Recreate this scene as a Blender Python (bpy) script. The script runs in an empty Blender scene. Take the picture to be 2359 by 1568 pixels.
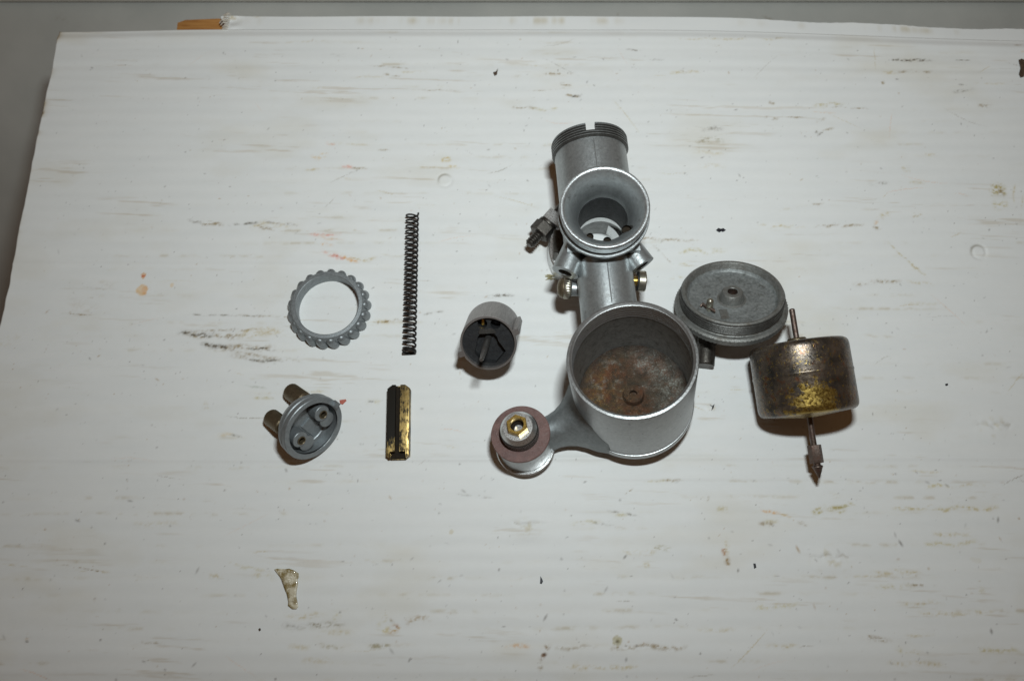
import bpy, bmesh, math, random
import numpy as np
from mathutils import Vector, Matrix
random.seed(7)
rng = np.random.default_rng(11)
scene = bpy.context.scene
COL = scene.collection
PI = math.pi

# ------------------------------------------------------------------ camera, light, exposure
# one unit is one centimetre; the card lies at z = 0, y runs away from the viewer
scene.unit_settings.system = 'METRIC'
scene.unit_settings.scale_length = 0.01
F_PX, PITCH, CAM = 1900.0, math.radians(72.4), Vector((0, 0, 36.0))
cd = bpy.data.cameras.new('camera')
cam = bpy.data.objects.new('camera', cd)
COL.objects.link(cam)
cd.sensor_fit = 'HORIZONTAL'
cd.sensor_width = 36.0
cd.lens = 36.0 * F_PX / 2359.0
cd.clip_start, cd.clip_end = 0.5, 2000
cam.location = CAM
cam.rotation_euler = (PI / 2 - PITCH, 0, 0)
cd.dof.use_dof = True
cd.dof.focus_distance = 35.0
cd.dof.aperture_fstop = 0.1
scene.camera = cam

world = bpy.data.worlds.new('World')
scene.world = world
world.use_nodes = True
wb = world.node_tree.nodes['Background']
wb.inputs['Color'].default_value = (1.0, 0.52, 0.23, 1)      # warm lamp-lit room
wb.inputs['Strength'].default_value = 0.070

fl = bpy.data.lights.new('camera_flash', 'AREA')
fl.shape = 'RECTANGLE'
fl.size, fl.size_y = 4.0, 2.2
fl.energy = 16300
fl.color = (0.905, 0.985, 1.0)
flo = bpy.data.objects.new('camera_flash', fl)
COL.objects.link(flo)
FLASH = Vector((2.8, 10.2, 39.5))
flo.location = FLASH
flo.rotation_euler = (Vector((2.5, 42.0, 0)) - FLASH).to_track_quat('-Z', 'Y').to_euler()

scene.view_settings.view_transform = 'Standard'
scene.view_settings.look = 'None'
scene.view_settings.exposure = 0.0
scene.view_settings.gamma = 1.0

_F = Vector((0, math.cos(PITCH), -math.sin(PITCH)))
_U = Vector((0, math.sin(PITCH), math.cos(PITCH)))
def at(u, v, z=0.0):
    """point on the horizontal plane z seen at (u, v) on a 2359 px wide print of the photograph"""
    d = _F + Vector((1, 0, 0)) * ((u - 1179.5) / F_PX) - _U * ((v - 784.0) / F_PX)
    return CAM + d * ((z - CAM.z) / d.z)

# ------------------------------------------------------------------ materials
class NT:
    def __init__(self, name):
        self.m = bpy.data.materials.new(name)
        self.m.use_nodes = True
        self.t = self.m.node_tree
        self.b = self.t.nodes['Principled BSDF']
    def n(self, typ, **kw):
        nd = self.t.nodes.new(typ)
        for k, v in kw.items():
            setattr(nd, k, v)
        return nd
    def l(self, a, b):
        self.t.links.new(a, b)
    def coord(self, out='Object', scale=None):
        tc = self.n('ShaderNodeTexCoord').outputs[out]
        if scale:
            mp = self.n('ShaderNodeMapping')
            mp.inputs['Scale'].default_value = scale
            self.l(tc, mp.inputs['Vector'])
            return mp.outputs[0]
        return tc
    def noise(self, vec, scale, detail=4, rough=.6, lo=None, hi=None):
        nz = self.n('ShaderNodeTexNoise')
        nz.inputs['Scale'].default_value = scale
        nz.inputs['Detail'].default_value = detail
        nz.inputs['Roughness'].default_value = rough
        self.l(vec, nz.inputs['Vector'])
        o = nz.outputs[0]
        if lo is not None:
            o = self.ramp(o, lo, hi)
        return o
    def ramp(self, v, lo, hi):
        mr = self.n('ShaderNodeMapRange')
        mr.inputs[1].default_value, mr.inputs[2].default_value = lo, hi
        self.l(v, mr.inputs[0])
        return mr.outputs[0]
    def math(self, op, a, b=None):
        m = self.n('ShaderNodeMath', operation=op)
        for i, x in enumerate((a, b)):
            if x is None: continue
            if isinstance(x, (int, float)): m.inputs[i].default_value = x
            else: self.l(x, m.inputs[i])
        return m.outputs[0]
    def mix(self, f, a, b):
        m = self.n('ShaderNodeMix', data_type='RGBA')
        for sock, x in ((m.inputs[0], f), (m.inputs[6], a), (m.inputs[7], b)):
            if isinstance(x, (int, float)): sock.default_value = x
            elif isinstance(x, tuple): sock.default_value = (*x, 1)
            else: self.l(x, sock)
        return m.outputs[2]
    def bump(self, h, strength, dist=.02):
        b = self.n('ShaderNodeBump')
        b.inputs['Strength'].default_value = strength
        b.inputs['Distance'].default_value = dist
        self.l(h, b.inputs['Height'])
        self.l(b.outputs[0], self.b.inputs['Normal'])
    def out(self, col=None, rough=None, metal=None):
        for s, x in (('Base Color', col), ('Roughness', rough), ('Metallic', metal)):
            if x is None: continue
            if isinstance(x, tuple): self.b.inputs[s].default_value = (*x, 1)
            elif isinstance(x, (int, float)): self.b.inputs[s].default_value = x
            else: self.l(x, self.b.inputs[s])
        return self.m

def metal(name, c1, c2, rough=.45, met=.7, grime=(.05, .04, .03), glo=.60, ghi=.78, gscale=2.2, bump=.25, fine=22., streak=None, spec=.5):
    k = NT(name)
    k.b.inputs['Specular IOR Level'].default_value = spec
    v = k.coord()
    a = k.noise(v, 3.0, 5, .65, .3, .7)
    f = k.noise(k.coord(scale=streak) if streak else v, fine, 3, .6, .3, .7)
    mt = k.noise(v, 7.5, 4, .7, .35, .65)
    col = k.mix(k.math('ADD', k.math('MULTIPLY', k.math('ADD', a, f), .28), k.math('MULTIPLY', mt, .44)), c1, c2)
    g = k.noise(v, gscale, 6, .7, glo, ghi)
    col = k.mix(k.math('MULTIPLY', g, .85), col, grime)
    r = k.math('ADD', k.math('MULTIPLY', f, .16), rough - .05)
    r = k.math('ADD', r, k.math('MULTIPLY', g, .15))
    k.bump(k.math('ADD', f, k.math('MULTIPLY', mt, .8)), bump, .014)
    return k.out(col, r, met)

M = {}
M['thread'] = metal('dark_thread', (.045, .044, .04), (.11, .11, .105), .4, .7, (.03, .025, .02), .52, .75, 5)  # dark thread grooves against lighter crests, so the turns show
M['cast'] = metal('cast_zinc', (.26, .28, .285), (.46, .49, .495), .36, .76, (.10, .08, .055), .59, .76, 1.6, .16)
M['cast_dark'] = metal('dull_cast_zinc', (.16, .18, .185), (.30, .325, .33), .5, .6, (.07, .07, .065), .6, .85)
M['machined'] = metal('machined_alloy', (.27, .28, .28), (.42, .43, .43), .33, .84, (.10, .09, .075), .60, .72, 5.5, fine=14, streak=(1, 1, 7), bump=.12)
M['bright'] = metal('bright_alloy', (.55, .56, .56), (.75, .76, .75), .28, .9, (.2, .18, .14), .68, .9, bump=.12)
M['lining'] = metal('shaded_oxidised_lining', (.14, .14, .135), (.32, .325, .315), .42, .66, (.05, .04, .026), .52, .78, bump=.35)  # dark stain and the shade inside the bowl, both put into the colour
M['zamak'] = metal('grey_zinc', (.19, .21, .22), (.31, .335, .345), .42, .6, (.10, .105, .105), .62, .85, bump=.18)
M['lidmetal'] = metal('weathered_zinc', (.13, .13, .12), (.31, .315, .30), .46, .62, (.085, .065, .045), .5, .75, 1.8, .3)
M['steel'] = metal('oily_steel', (.055, .05, .045), (.13, .12, .105), .38, .85, (.035, .025, .018), .5, .75, 4)
M['nickel'] = metal('worn_nickel', (.34, .32, .26), (.55, .52, .43), .3, .9, (.08, .055, .03), .55, .8, 5, .1)
M['rustysteel'] = metal('rusted_steel', (.075, .05, .038), (.18, .14, .12), .42, .75, (.09, .03, .015), .48, .7, 6, .3)
M['bronze'] = metal('dull_bronze', (.13, .105, .065), (.26, .21, .14), .42, .8, (.045, .035, .02), .55, .8, 4, .15)
M['springsteel'] = metal('black_spring_steel', (.012, .011, .010), (.035, .031, .028), .45, .6, (.03, .018, .01), .6, .8, 5, .15)
M['black'] = metal('black_metal', (.014, .015, .017), (.045, .047, .050), .5, .4, (.02, .018, .015), .5, .8, 4, .3)
M['sooty'] = metal('gunmetal', (.05, .048, .045), (.12, .115, .108), .45, .7, (.02, .018, .016), .5, .8, 4, .25)
M['needle'] = metal('worn_needle', (.12, .115, .11), (.26, .25, .24), .36, .8, (.04, .035, .03), .55, .8, 4, .15)
M['lip'] = metal('bright_lip', (.30, .32, .325), (.66, .69, .70), .34, .85, (.12, .11, .09), .58, .75, 6, .22)
M['lidfloor'] = metal('mottled_zinc', (.13, .14, .14), (.40, .425, .42), .5, .55, (.085, .08, .065), .54, .72, 2.4, .4, fine=9)
M['hole'] = metal('recess_shade', (.010, .008, .006), (.028, .020, .012), .6, .0, (.02, .012, .006), .5, .8, 6, .3, spec=.08)  # near-black puts the shade of holes, groove and pocket into the colour

def m_slide():
    k = NT('brushed_slide')
    v = k.coord()
    s = k.noise(k.coord(scale=(9, 9, .5)), 5, 5, .7, .35, .7)
    f = k.noise(v, 24, 3, .6)
    col = k.mix(s, (.20, .185, .18), (.42, .40, .39))
    g = k.noise(k.coord(scale=(6, 6, .8)), 3, 6, .75, .62, .74)
    col = k.mix(g, col, (.05, .047, .045))
    k.bump(s, .2, .01)
    return k.out(col, k.math('ADD', k.math('MULTIPLY', f, .2), .32), .75)
M['slide'] = m_slide()

def m_rustfloor():
    k = NT('rusty_bowl_floor')
    v = k.coord()
    sx = k.n('ShaderNodeSeparateXYZ'); k.l(v, sx.inputs[0])
    X, Y = sx.outputs[0], sx.outputs[1]
    rr = k.math('SQRT', k.math('ADD', k.math('MULTIPLY', X, X), k.math('MULTIPLY', Y, Y)))
    a = k.noise(v, .9, 4, .6, .40, .60)
    f = k.noise(v, 13, 4, .75, .40, .60)
    col = k.mix(a, (.10, .068, .042), (.17, .070, .034))                       # brown to red rust
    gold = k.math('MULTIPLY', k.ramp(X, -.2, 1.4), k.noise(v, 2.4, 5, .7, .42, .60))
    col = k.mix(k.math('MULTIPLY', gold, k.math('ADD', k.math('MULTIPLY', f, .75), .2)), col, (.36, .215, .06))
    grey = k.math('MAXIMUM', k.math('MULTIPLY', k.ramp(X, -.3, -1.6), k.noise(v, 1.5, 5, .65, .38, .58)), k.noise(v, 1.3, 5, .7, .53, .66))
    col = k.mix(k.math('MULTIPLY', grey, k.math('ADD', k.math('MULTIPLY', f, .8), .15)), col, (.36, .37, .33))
    d = k.noise(v, 2.2, 6, .75, .44, .62)
    col = k.mix(k.math('MULTIPLY', d, .82), col, (.05, .042, .03))
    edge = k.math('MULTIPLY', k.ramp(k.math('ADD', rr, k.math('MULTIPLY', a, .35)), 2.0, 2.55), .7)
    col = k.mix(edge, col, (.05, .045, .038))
    k.bump(k.math('ADD', f, k.noise(v, 4, 5, .7)), .8, .04)
    return k.out(col, .58, .2)
M['rustfloor'] = m_rustfloor()

def m_float():
    k = NT('patinated_brass_can')
    v = k.coord()
    p = k.noise(v, 1.6, 4, .6, .35, .65)
    f = k.noise(v, 9, 4, .7, .38, .62)
    col = k.mix(p, (.05, .046, .042), (.17, .135, .105))
    r = k.noise(v, 3.0, 5, .7, .56, .68)
    col = k.mix(k.math('MULTIPLY', r, .75), col, (.19, .065, .02))
    # worn-through gold: where the polish has gone, along the lower half's front and in flecks
    sx = k.n('ShaderNodeSeparateXYZ')
    k.l(v, sx.inputs[0])
    band = k.math('MULTIPLY', k.ramp(sx.outputs[2], .95, 2.1), k.ramp(k.math('ABSOLUTE', k.math('ADD', sx.outputs[0], .35)), 1.75, .2))
    nz = k.noise(v, 3.8, 6, .72)
    fl_ = k.noise(v, 8.5, 5, .75)
    m1 = k.ramp(k.math('ADD', k.math('ADD', nz, k.math('MULTIPLY', fl_, .45)), k.math('MULTIPLY', band, .46)), .955, 1.05)
    m2 = k.math('MULTIPLY', k.ramp(k.math('ADD', fl_, k.math('MULTIPLY', nz, .5)), .83, .90), .85)
    mg = k.math('MAXIMUM', m1, m2)
    mg = k.math('MULTIPLY', mg, k.ramp(sx.outputs[1], -.4, .5))
    gold = k.mix(f, (.26, .17, .04), (.50, .36, .10))
    col = k.mix(mg, col, gold)
    rg = k.math('ADD', k.math('MULTIPLY', f, .18), .22)
    k.bump(k.math('ADD', f, k.math('MULTIPLY', mg, -.6)), .25, .012)
    return k.out(col, rg, k.math('ADD', k.math('MULTIPLY', mg, .15), .75))
M['floatcan'] = m_float()

def m_choke():
    k = NT('worn_brass')
    v = k.coord()
    s = k.noise(k.coord(scale=(16, 2.2, 3)), 1.6, 6, .7)
    n2 = k.noise(v, 2.6, 5, .7)
    sx = k.n('ShaderNodeSeparateXYZ')
    k.l(v, sx.inputs[0])
    left = k.ramp(sx.outputs[0], -.06, -.16)
    low = k.ramp(sx.outputs[1], -.3, -1.2)
    m = k.math('ADD', k.math('ADD', k.math('MULTIPLY', s, .7), k.math('MULTIPLY', n2, .7)), k.math('MULTIPLY', left, k.math('SUBTRACT', .27, k.math('MULTIPLY', low, .27))))
    m = k.ramp(m, .665, .775)
    gold = k.mix(k.noise(v, 7, 4, .6, .3, .7), (.27, .18, .06), (.46, .34, .14))
    col = k.mix(m, gold, (.014, .012, .009))
    k.bump(s, .25, .01)
    k.b.inputs['Specular IOR Level'].default_value = .12
    return k.out(col, k.math('ADD', k.math('MULTIPLY', m, .2), .34), k.math('SUBTRACT', .85, k.math('MULTIPLY', m, .85)))
M['choke'] = m_choke()

M['brass'] = metal('brass', (.42, .27, .06), (.62, .43, .13), .28, .95, (.10, .065, .02), .56, .8, 5, .1)
def m_fibre():
    k = NT('red_fibre')
    v = k.coord()
    a = k.noise(v, 2.2, 5, .65, .35, .65)
    f = k.noise(v, 20, 3, .6, .3, .7)
    col = k.mix(a, (.085, .034, .027), (.155, .072, .058))
    col = k.mix(k.math('MULTIPLY', f, .45), col, (.22, .15, .14))
    k.bump(f, .5, .02)
    return k.out(col, .42, .0)
M['fibre'] = m_fibre()

def plain(name, c1, c2, scale=6., rough=.6, bump=.2, met=0.):
    k = NT(name)
    v = k.coord()
    a = k.noise(v, scale, 5, .65, .3, .7)
    k.bump(a, bump, .02)
    return k.out(k.mix(a, c1, c2), rough, met)
M['wood'] = None
def m_wood():
    k = NT('orange_pine')
    g = k.noise(k.coord(scale=(.35, 3, 5)), 3, 5, .65, .3, .7)
    k.bump(g, .2, .02)
    return k.out(k.mix(g, (.33, .135, .035), (.48, .24, .075)), .55)
M['wood'] = m_wood()
M['red'] = plain('red_paint', (.36, .06, .035), (.45, .10, .05), 8, .5)
M['flake'] = plain('black_paint', (.008, .008, .012), (.02, .02, .028), 8, .4)
M['rustflake'] = plain('brown_dirt', (.035, .018, .010), (.09, .055, .03), 8, .8)
M['fibreshred'] = plain('straw', (.34, .30, .16), (.5, .45, .28), 8, .6)
M['paperedge'] = plain('torn_paper', (.45, .40, .33), (.66, .62, .55), 5, .9, .5)

def m_tape():
    k = NT('old_tape')
    v = k.coord()
    a = k.noise(v, 3.2, 5, .65, .42, .58)
    col = k.mix(a, (.24, .18, .07), (.60, .55, .42))
    k.bump(k.noise(v, 5, 5, .7), .6, .04)
    k.b.inputs['Coat Weight'].default_value = .4
    return k.out(col, .3, 0)
M['tape'] = m_tape()

def m_card():
    k = NT('white_card')
    at_ = k.n('ShaderNodeAttribute', attribute_name='stain')
    v = k.coord()
    f = k.noise(v, 26, 3, .6, .3, .7)
    w = k.noise(k.coord(scale=(1, 5, 1)), .35, 3, .5, .3, .7)
    paper = k.mix(w, (.735, .75, .745), (.765, .775, .765))
    paper = k.mix(k.math('MULTIPLY', f, .25), paper, (.70, .705, .69))
    m = k.n('ShaderNodeMix', data_type='RGBA', blend_type='MULTIPLY')
    m.inputs[0].default_value = 1
    k.l(paper, m.inputs[6])
    k.l(at_.outputs['Color'], m.inputs[7])
    k.bump(f, .12, .008)
    k.b.inputs['Specular IOR Level'].default_value = .28
    return k.out(m.outputs[2], .5)
M['card'] = m_card()

def m_floor():
    k = NT('painted_board')
    v = k.coord()
    a = k.noise(v, .12, 4, .6, .35, .65)
    col = k.mix(a, (.42, .425, .40), (.50, .50, .47))
    d = k.noise(v, .5, 5, .65, .66, .76)
    col = k.mix(k.math('MULTIPLY', d, .6), col, (.22, .17, .11))
    return k.out(col, .6)
M['floor'] = m_floor()
M['ledge'] = plain('cream_paint', (.62, .60, .53), (.70, .68, .61), .3, .5, .05)

# ------------------------------------------------------------------ mesh helpers
def frame(n, xd=(1, 0, 0)):
    n = Vector(n).normalized(); xd = Vector(xd)
    x = (xd - n * xd.dot(n)).normalized()
    y = n.cross(x)
    return Matrix(((x.x, y.x, n.x), (x.y, y.y, n.y), (x.z, y.z, n.z))).to_4x4()

class MB:
    def __init__(s): s.v, s.f, s.mi = [], [], []
    def add(s, vs, fs, T=None, mi=0):
        o = len(s.v)
        s.v += [tuple(T @ Vector(p)) if T is not None else tuple(p) for p in vs]
        s.f += [tuple(i + o for i in f) for f in fs]
        s.mi += [mi] * len(fs)
        return s
    def lathe(s, prof, n=64, T=None, closed=False, mi=0, mis=None):
        """prof: (r, z) pairs; r = 0 closes to a point; closed joins the last ring to the first"""
        vs, fs, rings, ms = [], [], [], []
        for r, z in prof:
            if r <= 1e-6:
                rings.append([len(vs)] * n); vs.append((0, 0, z))
            else:
                rings.append(list(range(len(vs), len(vs) + n)))
                vs += [(r * math.cos(2 * PI * i / n), r * math.sin(2 * PI * i / n), z) for i in range(n)]
        m = len(rings)
        for j in range(m if closed else m - 1):
            a, b = rings[j], rings[(j + 1) % m]
            for i in range(n):
                q = [a[i], a[(i + 1) % n], b[(i + 1) % n], b[i]]
                u = []
                for x in q:
                    if x not in u: u.append(x)
                if len(u) > 2:
                    fs.append(tuple(u)); ms.append(mis[j] if mis else mi)
        o = len(s.v)
        s.v += [tuple(T @ Vector(p)) if T is not None else p for p in vs]
        s.f += [tuple(i + o for i in f) for f in fs]
        s.mi += ms
        return s
    def cyl(s, p0, p1, r0, r1=None, n=24, bev=0.0, mi=0):
        p0, p1 = Vector(p0), Vector(p1); r1 = r0 if r1 is None else r1
        d = p1 - p0; L = d.length
        T = Matrix.Translation(p0) @ frame(d, (1, 0, 0) if abs(d.normalized().x) < .9 else (0, 1, 0))
        if bev:
            pr = [(0, 0), (r0 - bev, 0), (r0, bev), (r1, L - bev), (r1 - bev, L), (0, L)]
        else:
            pr = [(0, 0), (r0, 0), (r1, L), (0, L)]
        return s.lathe(pr, n, T, mi=mi)
    def prism(s, poly, z0, z1, T=None, ch=0.0, mi=0):
        n = len(poly)
        cx = sum(p[0] for p in poly) / n; cy = sum(p[1] for p in poly) / n
        def ring(k, z): return [(cx + (x - cx) * k, cy + (y - cy) * k, z) for x, y in poly]
        rs = [ring(1, z0), ring(1, z1 - ch), ring(1 - ch * 2, z1)] if ch else [ring(1, z0), ring(1, z1)]
        vs = sum(rs, []); fs = [tuple(reversed(range(n)))]
        for j in range(len(rs) - 1):
            for i in range(n):
                fs.append((j * n + i, j * n + (i + 1) % n, (j + 1) * n + (i + 1) % n, (j + 1) * n + i))
        fs.append(tuple((len(rs) - 1) * n + i for i in range(n)))
        return s.add(vs, fs, T, mi)
    def box(s, c, d, T=None, mi=0):
        x, y, z = d[0] / 2, d[1] / 2, d[2] / 2
        p = [(c[0] - x, c[1] - y), (c[0] + x, c[1] - y), (c[0] + x, c[1] + y), (c[0] - x, c[1] + y)]
        return s.prism(p, c[2] - z, c[2] + z, T, mi=mi)
    def tube(s, pts, r, n=8, cap=True, mi=0):
        pts = [Vector(p) for p in pts]; vs, fs = [], []
        up = None
        for i, p in enumerate(pts):
            t = (pts[min(i + 1, len(pts) - 1)] - pts[max(i - 1, 0)]).normalized()
            if up is None: up = t.orthogonal().normalized()
            up = (up - t * up.dot(t)).normalized(); sd = t.cross(up)
            rr = r[i] if isinstance(r, (list, tuple)) else r
            vs += [p + (up * math.cos(2 * PI * j / n) + sd * math.sin(2 * PI * j / n)) * rr for j in range(n)]
        for i in range(len(pts) - 1):
            for j in range(n):
                fs.append((i * n + j, i * n + (j + 1) % n, (i + 1) * n + (j + 1) % n, (i + 1) * n + j))
        if cap:
            fs.append(tuple(reversed(range(n)))); fs.append(tuple((len(pts) - 1) * n + j for j in range(n)))
        return s.add(vs, fs, None, mi)
    def mesh(s, name):
        me = bpy.data.meshes.new(name)
        me.from_pydata(s.v, [], s.f)
        me.polygons.foreach_set('material_index', s.mi)
        bm = bmesh.new(); bm.from_mesh(me)
        bmesh.ops.recalc_face_normals(bm, faces=bm.faces[:])
        bm.to_mesh(me); bm.free()
        return me

def finish(me, mats, sharp=32):
    for m in (mats if isinstance(mats, (list, tuple)) else [mats]):
        me.materials.append(m)
    me.polygons.foreach_set('use_smooth', [True] * len(me.polygons))
    me.set_sharp_from_angle(angle=math.radians(sharp))
    me.update()
    return me

def part(name, mb, mats, parent=None, sharp=32, label=None):
    me = mb.mesh(name) if isinstance(mb, MB) else mb
    finish(me, mats, sharp)
    o = bpy.data.objects.new(name, me)
    COL.objects.link(o)
    if parent is not None: o.parent = parent
    if label: o['label'] = label
    return o

def thing(name, label, cat, loc=(0, 0, 0), rot=None, group=None):
    o = bpy.data.objects.new(name, None)
    COL.objects.link(o)
    o.empty_display_size = .5
    o.matrix_world = Matrix.Translation(Vector(loc)) @ (rot if rot is not None else Matrix.Identity(4))
    return tag(o, label, cat, group)
def tag(o, label, cat, group=None):
    o['label'] = label; o['category'] = cat
    if group: o['group'] = group
    return o

def boolean(a, b, op='DIFFERENCE'):
    """meshes in, mesh out"""
    oa = bpy.data.objects.new('tmp_a', a); ob = bpy.data.objects.new('tmp_b', b)
    COL.objects.link(oa); COL.objects.link(ob)
    md = oa.modifiers.new('b', 'BOOLEAN'); md.object = ob; md.operation = op; md.solver = 'EXACT'; md.use_hole_tolerant = True
    dg = bpy.context.evaluated_depsgraph_get(); dg.update()
    me = bpy.data.meshes.new_from_object(oa.evaluated_get(dg))
    bpy.data.objects.remove(oa); bpy.data.objects.remove(ob)
    return me

def threads(r, z0, z1, pitch, depth, inward=False):
    """zigzag (r, z) profile from z0 to z1"""
    n = max(1, int(round(abs(z1 - z0) / pitch))); out = []
    for i in range(n):
        za = z0 + (z1 - z0) * i / n; zb = z0 + (z1 - z0) * (i + .5) / n
        out += [(r - depth, za), (r - depth, za + (zb - za) * .25), (r, zb - (zb - za) * .2), (r, zb + (zb - za) * .2)]
    out.append((r - depth, z1))
    return out

def tmis(n, valley, crest):
    """material index for each segment of a threads() profile with n points"""
    return [crest if i % 4 == 2 else valley for i in range(n)]

def hexagon(r, ph=0.): return [(r * math.cos(PI / 3 * i + ph), r * math.sin(PI / 3 * i + ph)) for i in range(6)]

# ------------------------------------------------------------------ the card
def sstep(e0, e1, x):
    t = np.clip((x - e0) / (e1 - e0), 0, 1); return t * t * (3 - 2 * t)
def vnoise(x, y, seed=0):
    """smooth value noise, numpy"""
    def h(i, j):
        n = (i * 374761393 + j * 668265263 + seed * 1442695041) & 0xffffffff
        n = ((n ^ (n >> 13)) * 1274126177) & 0xffffffff
        return ((n ^ (n >> 16)) & 0xffff) / 65535.0
    xi, yi = np.floor(x).astype(np.int64), np.floor(y).astype(np.int64)
    fx, fy = x - xi, y - yi
    fx = fx * fx * (3 - 2 * fx); fy = fy * fy * (3 - 2 * fy)
    return (h(xi, yi) * (1 - fx) + h(xi + 1, yi) * fx) * (1 - fy) + (h(xi, yi + 1) * (1 - fx) + h(xi + 1, yi + 1) * fx) * fy
def fbm(x, y, o=4, seed=0):
    s, a, t = 0, .5, 0
    for i in range(o):
        s = s + a * vnoise(x * 2 ** i, y * 2 ** i, seed + i * 17); t += a; a *= .55
    return s / t

DENTS = [(2255, 580, .34, .035), (1025, 415, .33, .03)]
BUMPS = [(2290, 985, .55, .06), (1215, 1215, .45, .05), (1910, 1290, .6, .05), (1640, 938, .18, .05), (1385, 2000, .3, .05)]
PITCHF = .665
def card_h(X, Y):
    h = .004 * np.cos(2 * PI * Y / PITCHF) + .10 * (fbm(X * .07 + 3, Y * .09, 3, 5) - .5)
    # scored creases across the sheet
    for v, a, w, x0, x1 in ((1056, .030, .10, -60, 60), (608, .02, .09, -30, -4), (1112, -.02, .08, 2, 60)):
        yy = at(1180, v).y + .05 * np.sin(X * .12)
        h = h + a * np.exp(-((Y - yy) / w) ** 2) * sstep(x0, x0 + 4, X) * (1 - sstep(x1 - 4, x1, X))
    yt = 28.35
    h = h - .016 * np.exp(-((Y - yt + 1.1) / .18) ** 2) - .012 * np.exp(-((Y - yt + 2.2) / .2) ** 2)
    h = h - .10 * sstep(yt - .45, yt + .1, Y)
    ys = at(1180, 1488).y
    h = h - .16 * sstep(ys, ys - 1.6, Y) - .10 * np.maximum(ys - Y - 1.0, 0)
    for u, v, r, d in DENTS:
        p = at(u, v); q = np.hypot(X - p.x, Y - p.y) / r
        h = h - d * np.exp(-((q - 1) / .22) ** 2)
    for u, v, r, d in BUMPS:
        p = at(u, v); q = np.hypot((X - p.x) / 1.3, Y - p.y) / r
        h = h + d * np.exp(-q * q) * (1 - .9 * np.exp(-((Y - p.y - .15 - .3 * (fbm(X * 3, Y * 3, 2, 9) - .5)) / .10) ** 2))
    return h

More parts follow.
